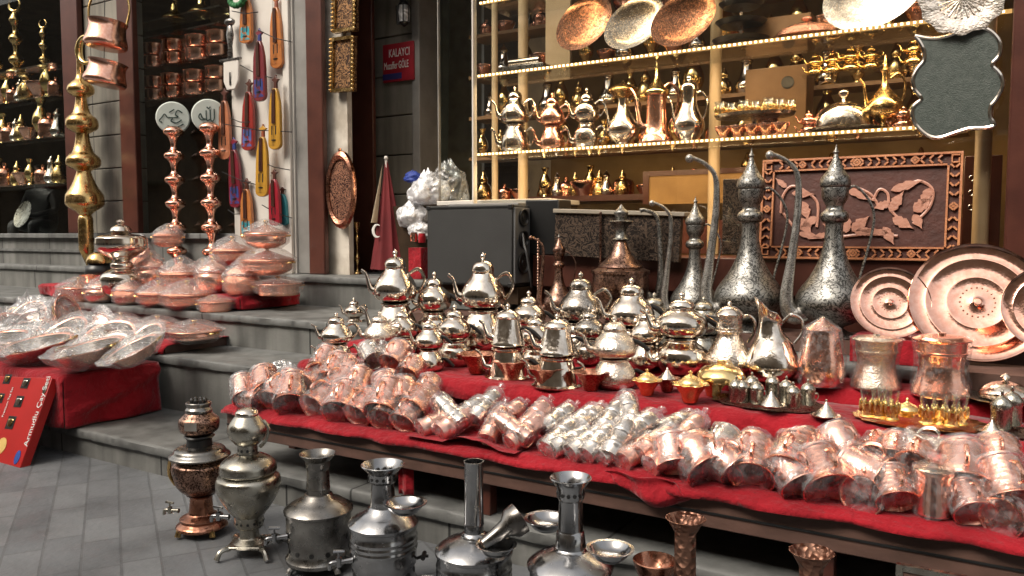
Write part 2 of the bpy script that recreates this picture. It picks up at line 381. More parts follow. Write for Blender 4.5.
# ================================================================== LED display shelves in the right window
def led_shelf(z, u0, u1, label, y0=5.3, y1=5.75, lamp=5):
    x0, x1 = X(u0, y0), X(u1, y0); t = empty('display_shelf', (x0, y0, z)); tag(t, label, 'shelf')
    MB().box(0, x1-x0, .012, y1-y0, -.022, 0).build('shelf_board', M['glassy'], t, smooth=False)
    s = MB().box(0, x1-x0, 0, .010, -.024, -.002).build('led_tape', M['led_base'], t)
    b = MB(); n = int((x1-x0)/.034)
    for i in range(n): b.box(.034*i+.008, .034*i+.022, -.008, -.001, -.019, -.007)
    b.build('led_lamps', M['led'], t, smooth=False)
    for k in range(3):
        ld = bpy.data.lights.new('led_light', 'AREA'); ld.shape = 'RECTANGLE'; ld.size = (x1-x0)/3; ld.size_y = .03; ld.energy = lamp; ld.color = (1, .70, .38)
        lo = bpy.data.objects.new('led_light', ld); C.objects.link(lo); lo.parent = t; lo.location = ((x1-x0)*(k+.5)/3, .03, -.04); lo.rotation_euler = (R(20), 0, 0)
    return t
ZS2, ZS1, ZS0 = 2.134, 2.743, 3.30
led_shelf(ZS2, 474, 920, 'glass shelf edged with glowing led lamps carrying the teapots and the domed dish')
led_shelf(ZS1, 478, 1003, 'upper glass shelf with led edge below the row of tilted oval trays')
led_shelf(ZS0, 480, 1003, 'topmost glass shelf with led edge cut by the top of the picture', lamp=1.4)
def post(u, w, Y, z0, z1, label, m=None):
    x = X(u, Y); o = MB().lathe([(0, 0), (w/2, 0), (w/2, z1-z0), (0, z1-z0)], 16).build('shelf_post', m or M['lit_post'], loc=(x, Y, z0))
    tag(o, label, 'post')
post(495, .055, 5.82, 1.78, 4.15, 'slim cream shelf post at the left end of the lit display')
post(523, .085, 5.85, 1.78, 4.15, 'thick cream shelf post behind the leftmost double teapot on the lit shelf')
post(713, .085, 5.80, 1.35, 4.15, 'cream shelf post rising behind the silver coffee pot and glass tray')
post(980, .085, 5.27, 1.35, 4.15, 'cream shelf post beside the brown corner column, under the scalloped mirror')
def area(): pass
# white topped counter inside
t = empty('display_counter', (X(505, 5.5), 5.5, 1.123)); tag(t, 'dark counter with a white top just behind the big speaker', 'counter')
w = X(550, 5.5)-X(446, 5.5)
MB().box(-w/2, w/2, -.2, .3, 0, .60).build('cabinet', M['dark'], t); MB().box(-w/2-.02, w/2+.02, -.22, .3, .603, .64).build('counter_top', M['wall_white'], t, bevel=.005)
# wall shelves far inside with dim brass goods
def mk(name, prof, m, extra=None, seg=20):
    def f():
        return MB().lathe(prof, seg).build(name, m)
    return f
back_kinds = [
 (Proto(mk('brass_jar', sm([(0, 0), (.06, 0), (.08, .06), (.06, .14), (.035, .17), (.04, .2), (.02, .24), (.01, .27), (0, .28)], 3), M['brass'])), 'rounded brass jar', 'jar'),
 (Proto(mk('copper_bowl', sm([(0, 0), (.05, 0), (.06, .03), (.1, .1), (.11, .13), (.1, .13), (.0, .05)], 3), M['copper'])), 'open copper bowl', 'bowl'),
 (Proto(mk('brass_vase', sm([(0, 0), (.05, 0), (.03, .04), (.07, .12), (.06, .2), (.025, .27), (.045, .33), (.04, .33), (.02, .27), (0, .25)], 3), M['brass_bright'])), 'tall brass vase', 'vase'),
 (Proto(mk('copper_pot', sm([(0, 0), (.08, 0), (.085, .1), (.09, .11), (.07, .15), (.02, .17), (.02, .2), (0, .21)], 3), M['copper_ham'])), 'lidded copper pot', 'pot'),
 (Proto(mk('silver_jar', sm([(0, 0), (.05, 0), (.075, .06), (.045, .13), (.03, .2), (.04, .22), (.01, .26), (0, .28)], 3), M['silver'])), 'silver jar', 'jar'),
]
rowname = ['lowest', 'second', 'third', 'fourth', 'top']
for ri, zz in enumerate((1.8, 2.22, 2.6, 2.98, 3.36)):
    Yb = 6.5; x0, x1 = X(478, Yb), X(965, Yb)
    tag(MB().box(0, x1-x0, 0, .3, -.03, 0).build('wall_shelf', M['wood_tan'], loc=(x0, Yb-.15, zz)), f'dim wooden wall shelf deep inside the shop, {rowname[ri]} one', 'shelf')
    ld = bpy.data.lights.new('shelf_light', 'AREA'); ld.shape = 'RECTANGLE'; ld.size = x1-x0; ld.size_y = .05; ld.energy = 15; ld.color = (1, .68, .34)
    n = 20
    for i in range(n):
        kp, kn, kc = back_kinds[(i*3+ri*2+(i//3)) % 5]
        o = kp.get(); x = x0+(x1-x0)*(i+.5)/n+random.uniform(-.04, .04)
        put(o, (x, Yb+random.uniform(-.05, .05), zz), random.uniform(.8, 1.25), (0, 0, random.random()*6), f'{kn} on the {rowname[ri]} wall shelf deep inside, {ORD[i]} in its row', kc, 'metalware on the wall shelves deep inside')
tb = empty('wooden_cabinet', (X(772, 6.0), 6.0, 2.2)); tag(tb, 'tan wooden box with a round dark hole behind the tray of glasses', 'box')
w = X(803, 6)-X(742, 6); MB().box(-w/2, w/2, 0, .25, 0, .50).build('box_body', M['wood_tan'], tb, bevel=.006)
MB().lathe([(0, 0), (.04, 0), (.045, .006), (.03, .008), (0, .004)], 20, Matrix.Translation((w*.2, -.001, .38)) @ Matrix.Rotation(R(90), 4, 'X')).build('round_hole', M['black'], tb)
tag(MB().box(0, .5, 0, .04, -.04, 0).build('box_stand', M['wood_tan'], tb, loc=(-.25, .1, 0)), None, None)
# red framed tan board under shelf two
t = empty('framed_board', (X(692, 6.0), 6.0, 1.73)); tag(t, 'tan board in a dark red frame behind the curved ewer spout', 'board')
w = X(745, 6)-X(642, 6)
MB().box(-w/2+.05, w/2, .01, .03, 0, .22).build('board', M['dark_warm'], t)
f = MB().box(-w/2, -w/2+.05, 0, .04, 0, .26).box(-w/2+.051, w/2, 0, .04, .221, .26); f.build('frame', M['wood_red'], t)
tag(MB().box(-2.0, .05, 0, .5, 0, .25).build('low_cabinet', M['wood_red'], loc=(X(960, 6), 5.8, 1.35)), 'low dark red cabinet inside the window behind the carved copper panel', 'cabinet')
tag(MB().box(0, X(652, 6.3)-X(525, 6.3), 0, .3, 0, .05).build('red_shelf', M['wood_red'], loc=(X(525, 6.3), 6.3, 1.78)), 'narrow red shelf low inside the window right of the cream posts', 'shelf')
for i, (u, m_) in enumerate(((545, 'copper_dark'), (557, 'pewter'), (575, 'copper'), (590, 'brass'), (606, 'copper_dark'), (622, 'pewter'))):
    o = [back_kinds[2][0], back_kinds[4][0], back_kinds[0][0]][i % 3].get()
    put(o, (X(u, 6.45), 6.45, 1.83), .8, (0, 0, i), f'small metal jar on the narrow red shelf low inside, {ORD[i]}', 'jar', 'jars on the red shelf')
# ================================================================== left shop interior: shelves and dim goods
def dimshelf(u0, u1, v, Y, label, m='dark'):
    p0 = atY((u0+u1)/2, v, Y); x0, x1 = X(u0, Y), X(u1, Y)
    o = MB().box(0, x1-x0, -.12, .14, -.02, 0).build('window_shelf', M['glassy'], loc=(x0, Y, p0.z)); tag(o, label, 'shelf'); return p0.z
# finial (alem): stacked beads topped by a crescent
def finial(m, beads=((.055, .0), (.05, .16), (.042, .3)), h=.52, crescent=True, name='brass_finial', base=.075):
    def f():
        t = empty(name); pr = [(0, 0), (base, 0), (base*.9, .02)]
        z = .02
        for r, z0 in beads:
            pr += [(.022, z0+.05), (r*.8, z0+.075), (r, z0+.1), (r*.8, z0+.125), (.02, z0+.15)]
        pr += [(.012, h-.06), (0, h-.055)]
        MB().lathe(sm(pr, 3), 20).build('stem', M[m], t)
        if crescent:
            pts = [(.05*math.sin(a), 0, h-.005-.05*math.cos(a)) for a in [R(-150+300*i/16) for i in range(17)]]
            MB().tube(pts, [.003, .012, .014, .012, .003], 6).build('crescent', M[m], t)
        return t
    return f
fp = Proto(finial('brass'))
zf = atY(40, 69, 5.85).z
dimshelf(2, 66, 69, 5.85, 'dark shelf edge in the left window carrying the brass finials')
for i, (u, sc, l) in enumerate(((3, 1.75, 'brass bead finial cut by the left edge of the picture'), (24, 1.75, 'brass bead finial with crescent, tallest whole one on the left window shelf'), (51, 1.1, 'smaller dim brass bead finial nearest the brown frame'))):
    put(fp.get(), (X(u, 5.85), 5.85, zf), sc, (0, 0, .3), l, 'finial', 'brass finials in the left window')
for ri, v in enumerate((100, 140, 185)):
    zz = dimshelf(0, 66, v, 6.2, f'dim shelf of the left window, {["upper","middle","lower"][ri]} one below the finials')
    for i, u in enumerate((2, 8, 14, 20, 26, 33, 46, 54, 62)):
        if ri == 2 and i == 2: continue
        o = back_kinds[(i+ri) % 5][0].get(); put(o, (X(u, 6.2), 6.2, zz), random.uniform(1.1, 1.7), (0, 0, i), f'dim metal pot on the {["upper","middle","lower"][ri]} shelf of the left window, {ORD[i]}', 'pot', 'dim pots in the left window')
# second window: copper pans stacked and jars
pan = Proto(mk('copper_pan', [(0, 0), (.11, 0), (.125, .02), (.125, .11), (.132, .115), (.12, .115), (.115, .02), (0, .015)], M['copper']))
for ri, (v, us) in enumerate(((32, ((168, 31), (205, 31))), (63, ((160, 62), (180, 62), (203, 64), (224, 64))), (97, ((160, 96), (178, 96), (200, 97), (222, 98))))):
    zz = dimshelf(143, 234, v, 5.85, f'dark shelf edge behind the second window pane, {["top","middle","lower"][ri]} one')
    for i, (u, _) in enumerate(us):
        if ri == 0:
            o = mk('brass_bell', sm([(0, 0), (.13, 0), (.12, .03), (.05, .09), (.03, .16), (0, .2)], 3), M['brass_bright'])()
            put(o, (X((180, 207)[i], 5.85), 5.85, atY(190, 16, 5.85).z), 1.0, (0, 0, 0), f'bell shaped brass base at the top of the second window, {["left","right"][i]} one', 'finial'); continue
        for k in range(2):
            o = pan.get(); put(o, (X(u, 5.85)+.01*k, 5.85, zz+.13*k*1.1), 1.1, (0, 0, k), f'copper pan, {["lower","upper"][k]} of the {["first","second","third","fourth"][i]} stack on the {["top","middle","lower"][ri]} shelf of the second window', 'pan', 'copper pans stacked in the second window')
dimshelf(143, 234, 16, 5.85, 'shelf at the very top of the second window under the brass bells')
# round calligraphy finials
def curve_strokes(strokes, r=.006, y=-.012):
    b = MB()
    for s_ in strokes: b.tube(smooth_path([(x, y, z) for x, z in s_], 5), r, 5, flat=.4)
    return b
calA = [[(.055, .03), (.03, .045), (.015, .02), (.03, .005), (.0, .0), (-.03, .0)], [(-.03, .0), (-.045, .02), (-.06, .0), (-.075, -.02), (-.06, -.03)], [(.05, -.01), (.02, -.03), (-.01, -.02), (.0, -.005)], [(-.02, .03), (.01, .05)], [(.06, -.035), (.02, -.055), (-.03, -.05)]]
calB = [[(.06, .055), (.058, -.03)], [(.03, .04), (.028, -.02), (.01, -.025), (.008, .035)], [(.008, -.02), (-.012, -.025), (-.014, .03)], [(-.014, -.02), (-.035, -.015), (-.045, .01), (-.055, -.01), (-.04, -.025), (-.02, -.02)], [(-.01, .05), (.0, .042), (.01, .052)]]
for i, (u, v, cal, lab) in enumerate(((173, 118, calA, 'left copper bead finial with a round white calligraphy disc'), (209, 116, calB, 'right copper bead finial with a round white calligraphy disc'))):
    Yc = 5.28; p = atY(u, v, Yc); t = empty('calligraphy_finial', (p.x, Yc, 1.125), R(48)); tag(t, lab, 'finial', 'calligraphy finials before the second window')
    hz = p.z-1.125; s_ = px(p)
    pr = [(0, 0), (.09, 0), (.09, .02)]
    z = .04
    while z < hz-14*s_-.06:
        pr += [(.030, z), (.040, z+.06), (.060, z+.10), (.092, z+.125), (.10, z+.15), (.092, z+.175), (.05, z+.205)]; z += .245
    pr += [(.03, hz-14*s_), (0, hz-14*s_)]
    MB().lathe(sm(pr, 3), 24).build('bead_stem', M['copper'], t)
    Md = Matrix.Translation((0, 0, hz)) @ Matrix.Rotation(R(90), 4, 'X')
    d = MB().lathe([(0, -.02), (.155, -.02), (.165, -.01), (.165, .01), (.155, .02), (0, .02)], 36, Md).build('disc', diff('disc_cream_%d' % i, (.66, .70, .64), (.55, .6, .54), .5, 12), t)
    curve_strokes([[(x*1.7, zz*1.7) for x, zz in s1] for s1 in cal], .006, -.026).build('lettering', diff('ink%d' % i, (.03, .06, .05)), d, loc=(0, 0, hz))
# seated man behind the left window
def person():
    t = bpy.data.meshes.new('person'); 
    J = [(0, 0, 0), (0, .02, .25), (0, .02, .45), (0, .0, .56), (0, -.02, .66), (0, -.03, .78),
         (-.19, .0, .47), (-.27, -.06, .22), (-.12, -.3, .12), (.19, 0, .47), (.27, -.06, .22), (.10, -.32, .14),
         (-.12, 0, -.02), (-.16, -.42, .02), (-.15, -.4, -.42), (.12, 0, -.02), (.16, -.42, .02), (.15, -.4, -.42), (-.15, -.52, -.44), (.15, -.52, -.44), (-.08, -.38, .13), (.06, -.4, .15)]
    E = [(0, 1), (1, 2), (2, 3), (3, 4), (4, 5), (2, 6), (6, 7), (7, 8), (2, 9), (9, 10), (10, 11), (0, 12), (12, 13), (13, 14), (0, 15), (15, 16), (16, 17), (14, 18), (17, 19), (8, 20), (11, 21)]
    rad = [.17, .17, .16, .065, .09, .085, .08, .055, .035, .08, .055, .035, .11, .085, .05, .11, .085, .05, .04, .04, .04, .04]
    t.from_pydata(J, E, []); o = bpy.data.objects.new('person', t); C.objects.link(o)
    t.materials.append(diff('dark_clothes', (.018, .016, .016)))
    m = o.modifiers.new('skin', 'SKIN'); 
    for i, r in enumerate(rad): t.skin_vertices[0].data[i].radius = (r, r)
    t.skin_vertices[0].data[0].use_root = True
    s_ = o.modifiers.new('sub', 'SUBSURF'); s_.levels = 2; s_.render_levels = 2
    return o
o = person(); put(o, (X(43, 6.6), 6.6, 1.62), 1.0, (0, 0, R(25)), 'man in dark clothes sitting behind the left shop window holding a round metal plate', 'person')
hb = MB().ball((0, -.06, .78), .088, 16, (.85, .95, 1.2)).ball((0, -.15, .77), .016, 8).ball((-.075, -.05, .77), .02, 8, (.5, 1, 1.2)).ball((.075, -.05, .77), .02, 8, (.5, 1, 1.2)).build('face', diff('skin_tone', (.32, .17, .11)), o)
MB().ball((0, -.03, .83), .092, 16, (.9, .95, .8)).build('hair', M['black'], o)
MB().ball((-.03, -.138, .80), .010, 8).ball((.03, -.138, .80), .010, 8).build('eyes', M['black'], o)
MB().ball((0, -.143, .725), .02, 8, (1, .3, .3)).build('mouth', M['wood_red'], o)
pl = MB().lathe([(0, 0), (.12, .01), (.19, .03), (.2, .04), (.12, .02), (0, .01)], 30).build('metal_plate', M['nickel_old']); put(pl, (X(31, 6.2), 6.13, 1.76), 1, (R(70), 0, 0), 'round engraved plate held by the man behind the left window', 'plate')
# ================================================================== teapots
BL = M['black']
def teapot(style='onion', body='silver', handle='loop', stack=True, name='double_teapot'):
    def f():
        t = empty(name)
        if style == 'onion':
            lo = sm([(.18, 0), (.26, .0), (.28, .012), (.335, .06), (.35, .13), (.335, .21), (.27, .31), (.215, .375), (.215, .395), (.235, .40), (.235, .412)], 4)
            up = sm([(.19, .414), (.21, .43), (.31, .465), (.345, .53), (.335, .60), (.28, .68), (.20, .745), (.165, .785), (.175, .80)], 4)
            lid = sm([(.17, .803), (.172, .83), (.15, .875), (.09, .905), (.03, .915)], 4); knob = sm([(.03, .915), (.02, .925), (.045, .95), (.035, .975), (.012, .985), (0, 1)], 3)
        elif style == 'round':
            lo = sm([(.2, 0), (.25, .0), (.27, .012), (.33, .08), (.35, .17), (.32, .28), (.24, .34), (.2, .38), (.215, .40), (.215, .412)], 4)
            up = sm([(.19, .414), (.2, .43), (.30, .48), (.34, .57), (.31, .67), (.22, .74), (.16, .775), (.17, .79)], 4)
            lid = sm([(.168, .793), (.168, .82), (.14, .865), (.08, .893), (.03, .90)], 4); knob = sm([(.03, .90), (.02, .91), (.045, .94), (.035, .97), (.012, .985), (0, 1)], 3)
        else:                                         # cone
            lo = [(.28, 0), (.38, .005), (.385, .02), (.33, .045), (.325, .06), (.24, .36), (.25, .37), (.27, .385), (.27, .40), (.25, .412)]
            up = [(.2, .414), (.25, .43), (.285, .45), (.285, .47), (.27, .49), (.185, .79), (.2, .80), (.205, .82)]
            lid = sm([(.2, .823), (.19, .84), (.16, .87), (.07, .91), (.03, .92)], 4); knob = sm([(.03, .92), (.02, .93), (.04, .955), (.03, .98), (0, 1)], 3)
        fl = 24 if style == 'cone' else 0
        m = M[body]
        def spout(z0, r0, h):
            P = smooth_path([(-r0*.8, 0, z0), (-r0-.10, 0, z0+.02), (-r0-.15, 0, z0+.10), (-r0-.19, 0, z0+h*.8), (-r0-.27, 0, z0+h)], 6)
            return MB().tube(P, [.05, .045, .032, .022, .02], 10)
        def loop(z0, z1, r0, w=.2):
            P = smooth_path([(r0*.9, 0, z0), (r0+w*.5, 0, z0-.01), (r0+w, 0, (z0+z1)/2), (r0+w*.9, 0, z1-.02), (r0+w*.45, 0, z1+.035), (r0*.72, 0, z1-.03)], 6)
            return MB().tube(P, [.018, .02, .022, .024, .022, .016], 8)
        def stick(z0, r0):
            a = MB().tube([(r0*.8, 0, z0), (r0+.06, 0, z0+.01)], .018, 8); a.tube(smooth_path([(r0+.05, 0, z0+.01), (r0+.16, 0, z0-.04), (r0+.30, 0, z0-.14)], 4), [.022, .034, .036, .026], 10); return a
        k = MB().lathe([(0, lo[0][1])]+lo, 36, flute=fl, famp=.012, fr=(.05, .37)).build('kettle', m, t)
        spout(.13, .31 if style != 'cone' else .27, .24).build('kettle_spout', m, t)
        (stick(.24, .28) if handle == 'stick' else loop(.14, .33, .28)).build('kettle_handle', BL if handle == 'stick' else m, t)
        MB().lathe([(0, .42)]+up, 36, flute=fl, famp=.012, fr=(.48, .79)).build('pot', m, t)
        spout(.53, .29 if style != 'cone' else .22, .24).build('pot_spout', m, t)
        (stick(.66, .24) if handle == 'stick' else loop(.55, .75, .27)).build('pot_handle', BL if handle == 'stick' else m, t)
        l = MB().lathe(lid+[(0, lid[-1][1])], 28).build('lid', m, t); MB().lathe([(0, knob[0][1]-.005)]+knob, 14).build('knob', m, l)
        return t
    return f
TP = {}
def tp(style, body, handle):
    k = (style, body, handle)
    if k not in TP: TP[k] = Proto(teapot(*k))
    return TP[k].get()
teapots = [  # u, v base, v top, support z, min Y, style, metal, handle, label
 (395, 345, 249, .77, 4.2, 'onion', 'silver', 'loop', 'largest silver double teapot with looped handles in front of the red flag'),
 (434, 342, 271, .77, 4.35, 'round', 'silver', 'stick', 'silver double teapot half hidden before the left side of the speaker'),
 (483, 345, 252, .77, 4.15, 'onion', 'silver', 'loop', 'large silver double teapot with looped handles standing before the speaker'),
 (337, 366, 312, .70, 3.5, 'onion', 'silver', 'loop', 'small silver double teapot at the far left end of the teapot display'),
 (353, 352, 297, .77, 4.4, 'round', 'silver', 'loop', 'slim silver double teapot standing behind the leftmost teapot'),
 (380, 364, 311, .70, 3.5, 'onion', 'silver_ham', 'loop', 'small hammered silver double teapot below the largest teapot'),
 (403, 360, 306, .70, 3.5, 'round', 'silver', 'stick', 'silver double teapot with black stick handles just below the largest teapot'),
 (430, 371, 318, .70, 3.5, 'onion', 'silver', 'stick', 'silver double teapot with black stick handles right beside the bagged mug pile'),
 (455, 366, 304, .70, 3.5, 'round', 'silver', 'stick', 'silver double teapot with black handles between the mug pile and the cone teapots'),
 (508, 379, 303, .70, 3.75, 'cone', 'silver', 'stick', 'cone shaped silver double teapot with straight sides, the left one'),
 (529, 366, 290, .77, 4.15, 'round', 'silver', 'stick', 'silver double teapot peeking out between the two cone shaped teapots'),
 (557, 386, 313, .70, 3.6, 'cone', 'silver', 'stick', 'cone shaped silver double teapot with straight sides, the right one'),
 (581, 352, 271, .77, 4.2, 'onion', 'silver_eng', 'loop', 'engraved silver double teapot behind the right cone shaped teapot'),
 (614, 388, 316, .70, 3.6, 'onion', 'silver_ham', 'stick', 'bulbous hammered silver double teapot at the front edge with black stick handles'),
 (632, 354, 277, .77, 4.2, 'onion', 'silver', 'stick', 'silver double teapot behind the bulbous front one, below the pointed ewer'),
 (683, 377, 291, .77, 4.05, 'round', 'silver', 'stick', 'tall rounded silver double teapot left of the beaked silver jug'),
 (655, 350, 292, .77, 4.45, 'onion', 'nickel_old', 'loop', 'dull grey double teapot in the gap before the dark wooden base'),
 (536, 372, 312, .70, 3.5, 'round', 'silver', 'stick', 'low silver double teapot tucked behind and between the two cone teapots'),
 (590, 370, 306, .77, 4.05, 'round', 'silver_eng', 'stick', 'engraved silver double teapot between the right cone teapot and the bulbous one'),
 (648, 372, 308, .77, 4.05, 'onion', 'silver', 'stick', 'silver double teapot directly behind the orange gold bowl with domed lid'),
 (705, 352, 296, .77, 4.4, 'onion', 'nickel_old', 'loop', 'dull double teapot in the gap left of the beaked jug'),
]
ZT3 = .77
for (u, vb, vt, z, Ymin, st_, m_, h_, lab) in teapots:
    p = atZ(u, vb, z)
    if p.y < Ymin or z > .75: p = onY(u, Ymin, z)
    o = tp(st_, m_, h_); H = (vb-vt)*px(p)
    top = atY(u, vt, p.y).z; H = top-z
    wd = {395: 0.56, 434: 0.6, 483: 0.54, 337: 0.7, 353: 0.66, 380: 0.72, 403: 0.68, 430: 0.66, 455: 0.66, 508: 0.68, 529: 0.66, 557: 0.76, 471:.58, 536:.66, 590:.68, 648:.68, 411:.75, 366:.8, 705:.7, 322:.8, 581: 0.62, 614: 0.74, 632: 0.66, 683: 0.78, 462: 0.62, 655: 0.7}[u]
    put(o, p, (H*wd*1.2, H*wd*1.2, H), (0, 0, R(31)+random.uniform(-.15, .15)), lab, 'teapot', 'silver double teapots on the red tiers')
# ================================================================== red cloth tiers
def cloth_tier(name, x0, x1, y0, y1, z, drop, label, wave=.012, bumpy=.006, seedv=0, end=True):
    b = MB(); nx = int((x1-x0)/.04)
    prof = [(y1, 0), (y0+(y1-y0)*.66, 0), (y0+(y1-y0)*.33, 0), (y0+.05, 0), (y0+.015, -.004), (y0-.006, -.02), (y0-.010, -.5), (y0-.012, -1)]
    def fn(a, c):
        x = x0+(x1-x0)*a; i = min(int(round(c*(len(prof)-1))), len(prof)-1); y, k = prof[i]
        n1 = noise.noise(Vector((x*3.1, y*4, seedv))); n2 = noise.noise(Vector((x*9, y*7, seedv+5)))
        if k == 0: return (x, y, z+max(0, bumpy*(n1+n2)+.003))
        dz = k if k > -.1 else k*drop*(1+.22*n1)
        return (x, y-wave*abs(k)*(1+math.sin(x*17+3*n1))*.9-.004*n2, z+dz)
    b.grid(fn, nx, len(prof)-1)
    o = b.build(name, M['red_cloth'], ang=80)
    sd = o.modifiers.new('solid', 'SOLIDIFY'); sd.thickness = .004; sd.offset = 1
    tag(o, label, 'cloth'); return o
XL, XR = -3.74, 1.2
# long low bench with dark board
t = empty('display_bench', (XL, 3.0, .19)); tag(t, 'long low wooden bench with a dark brown front board behind the samovars', 'bench')
L = XR-XL
MB().box(.0, L, .03, .62, .26, .315).build('bench_top', M['wood_board'], t, bevel=.004)
MB().box(-.0, L, .0, .028, .165, .305).build('front_board', M['wood_board'], t, bevel=.005)
MB().box(.005, L, -.006, -.001, .222, .230).build('board_groove', M['black'], t)
for x in (.06, 1.7, 3.2, L-.1): MB().box(x, x+.06, .05, .11, 0, .26).build('leg', M['wood_red'], t, bevel=.004)
for x in (.06, 1.7, 3.2, L-.1): MB().box(x, x+.06, .4, .46, 0, .26).build('leg', M['wood_red'], t, bevel=.004)
cloth_tier('red_cloth', XL-.01, XR, 2.985, 3.6, .52, .042, 'long red cloth covering the low bench under the bagged copper mugs', .014, .016, 1)
# red tiers: wooden boxes under cloth
def tier(x0, x1, y0, y1, z0, z1, lab, labc, seedv, drop=None):
    tag(MB().box(x0, x1, y0+.01, y1, z0, z1-.008).build('display_riser', M['wood_board']), lab, 'riser')
    cloth_tier('red_cloth', x0-.01, x1, y0, y1+.01, z1, drop or (z1-z0)*.95, labc, .02, .008, seedv)
tier(XL, XR, 3.56, 4.02, .597, .70, 'wooden riser under the tray of gold glasses and the front teapots', 'red cloth on the middle tier below the front teapots and coffee cup tray', 2)
tier(XL, XR, 4.0, 4.8, .6, .77, 'wooden riser carrying the silver jugs and the back teapots', 'red cloth on the upper tier below the silver jugs and churns', 3)
tag(MB().box(XL+.05, XR, 4.55, 4.95, .853, .93).build('display_riser', M['wood_board']), 'low dark riser under the tall engraved ewers', 'riser')
# bunched cloth on bench and hanging scrap
b = MB()
def fn(a, c):
    p0 = atZ(390, 440, .53); p1 = atZ(470, 400, .56)
    x = -2.42+.62*a; y = 3.0+.45*c
    return (x, y-.03*(1-c), .53+.06*max(0, noise.noise(Vector((x*6, y*7, 3.3)))+.25)*math.sin(a*3.14))
b.grid(fn, 30, 24); o = b.build('red_cloth', M['red_cloth'], ang=80); tag(o, 'rumpled red cloth bunched between the bagged mugs and the grinders', 'cloth')
b = MB(); b.grid(lambda a, c: (atZ(600, 480, .5).x+.28*a+.08*c, 2.955+.02*math.sin(a*9)+.015*math.sin(c*7), .53-.10*c*(.6+.5*math.sin(a*3.1))), 24, 8)
o = b.build('red_cloth', M['red_cloth'], ang=80); o.modifiers.new('s', 'SOLIDIFY').thickness = .005; tag(o, 'loose red cloth flap sagging over the bench edge behind the copper vase', 'cloth')
pt = atY(404, 478, 3.06); b = MB(); b.grid(lambda a, c: (pt.x-.035+.09*a, 3.06+.01*math.sin(a*8), .36-.16*c), 8, 5)
o = b.build('red_cloth', M['red_cloth']); o.modifiers.new('s', 'SOLIDIFY').thickness = .005; tag(o, 'narrow red cloth scrap hanging under the bench behind the ridged samovar', 'cloth')
# ================================================================== jugs, churns, trays on the upper tier
def loc3(u, Y, z=.773): return onY(u, Y, z)
def H_at(u, vt, p): return atY(u, vt, p.y).z-p.z
# beaked jug
p = loc3(731, 4.06); h = H_at(731, 301, p); t = empty('beaked_jug'); m = M['silver']
MB().lathe([(0, 0)]+sm([(.22, 0), (.24, .02), (.3, .12), (.3, .24), (.24, .38), (.17, .5), (.16, .58), (.18, .59), (.18, .61), (.16, .62), (.165, .64), (.18, .645), (.17, .66), (.17, .8), (.185, .815)], 3), 36).build('body', M['silver_ham'], t)
l = MB().lathe(sm([(.19, .818), (.18, .84), (.12, .90), (.05, .93), (.025, .935)], 3)+[(0, .935)], 28).build('lid', m, t)
MB().lathe(sm([(0, .93), (.02, .94), (.035, .965), (.02, .99), (0, 1)], 3), 12).build('knob', m, l)
MB().prism([(-.15, .80), (-.34, .83), (-.30, .79), (-.15, .70)], .10, Matrix.Translation((0, .05, 0)) @ Matrix.Rotation(R(90), 4, 'X')).build('beak', m, t, bevel=.01)
MB().tube(smooth_path([(.15, 0, .78), (.26, 0, .80), (.34, 0, .72), (.33, 0, .58), (.25, 0, .44)]), .02, 8).build('handle', m, t)
put(t, p, h, (0, 0, R(31)), 'silver jug with a pointed beak, domed lid and hammered belly', 'jug')
# open pitcher
p = loc3(775, 4.04); h = H_at(775, 310, p); t = empty('open_pitcher')
b = MB(); b.lathe([(0, 0)]+sm([(.22, 0), (.26, .02), (.37, .15), (.37, .28), (.28, .5), (.17, .72), (.14, .86), (.17, .99), (.16, .99), (.13, .86), (.13, .7)], 4), 40)
for v in b.v:
    if v.z > .6: k = (v.z-.6)/.4; v.z += -v.x*1.1*k; v.x += -.10*k*(1 if v.x < 0 else .3)
b.build('body', m, t); MB().tube(smooth_path([(.13, 0, .82), (.26, 0, .93), (.40, 0, .86), (.42, 0, .68), (.31, 0, .52)]), [.022, .024, .022, .02, .02], 8).build('handle', m, t)
put(t, p, h, (0, 0, R(31)), 'polished silver open pitcher with slanted mouth and looped handle', 'pitcher')
# cone lidded jar in clear wrap
p = loc3(825, 4.02); h = H_at(825, 317, p); t = empty('lidded_jar')
MB().lathe([(0, 0)]+sm([(.22, 0), (.25, .02), (.31, .15), (.31, .3), (.26, .55), (.22, .78), (.23, .8)], 4), 32).build('body', M['copper'], t)
l = MB().lathe([(.24, .803), (.24, .82), (.03, .97), (.02, .99), (0, 1)], 28).build('lid', M['copper'], t)
b = MB(); b.lathe([(.32, .01), (.335, .15), (.33, .4), (.29, .7), (.26, .84), (.05, .995), (0, 1.02)], 30)
for v in b.v: v += Vector((noise.noise(v*7), noise.noise(v*7+Vector((5, 5, 5))), 0))*.02
b.build('plastic_wrap', M['wrap_big'], t, ang=30)
put(t, p, h, (0, 0, 0), 'copper jar with a cone lid wrapped in clear film', 'jar')
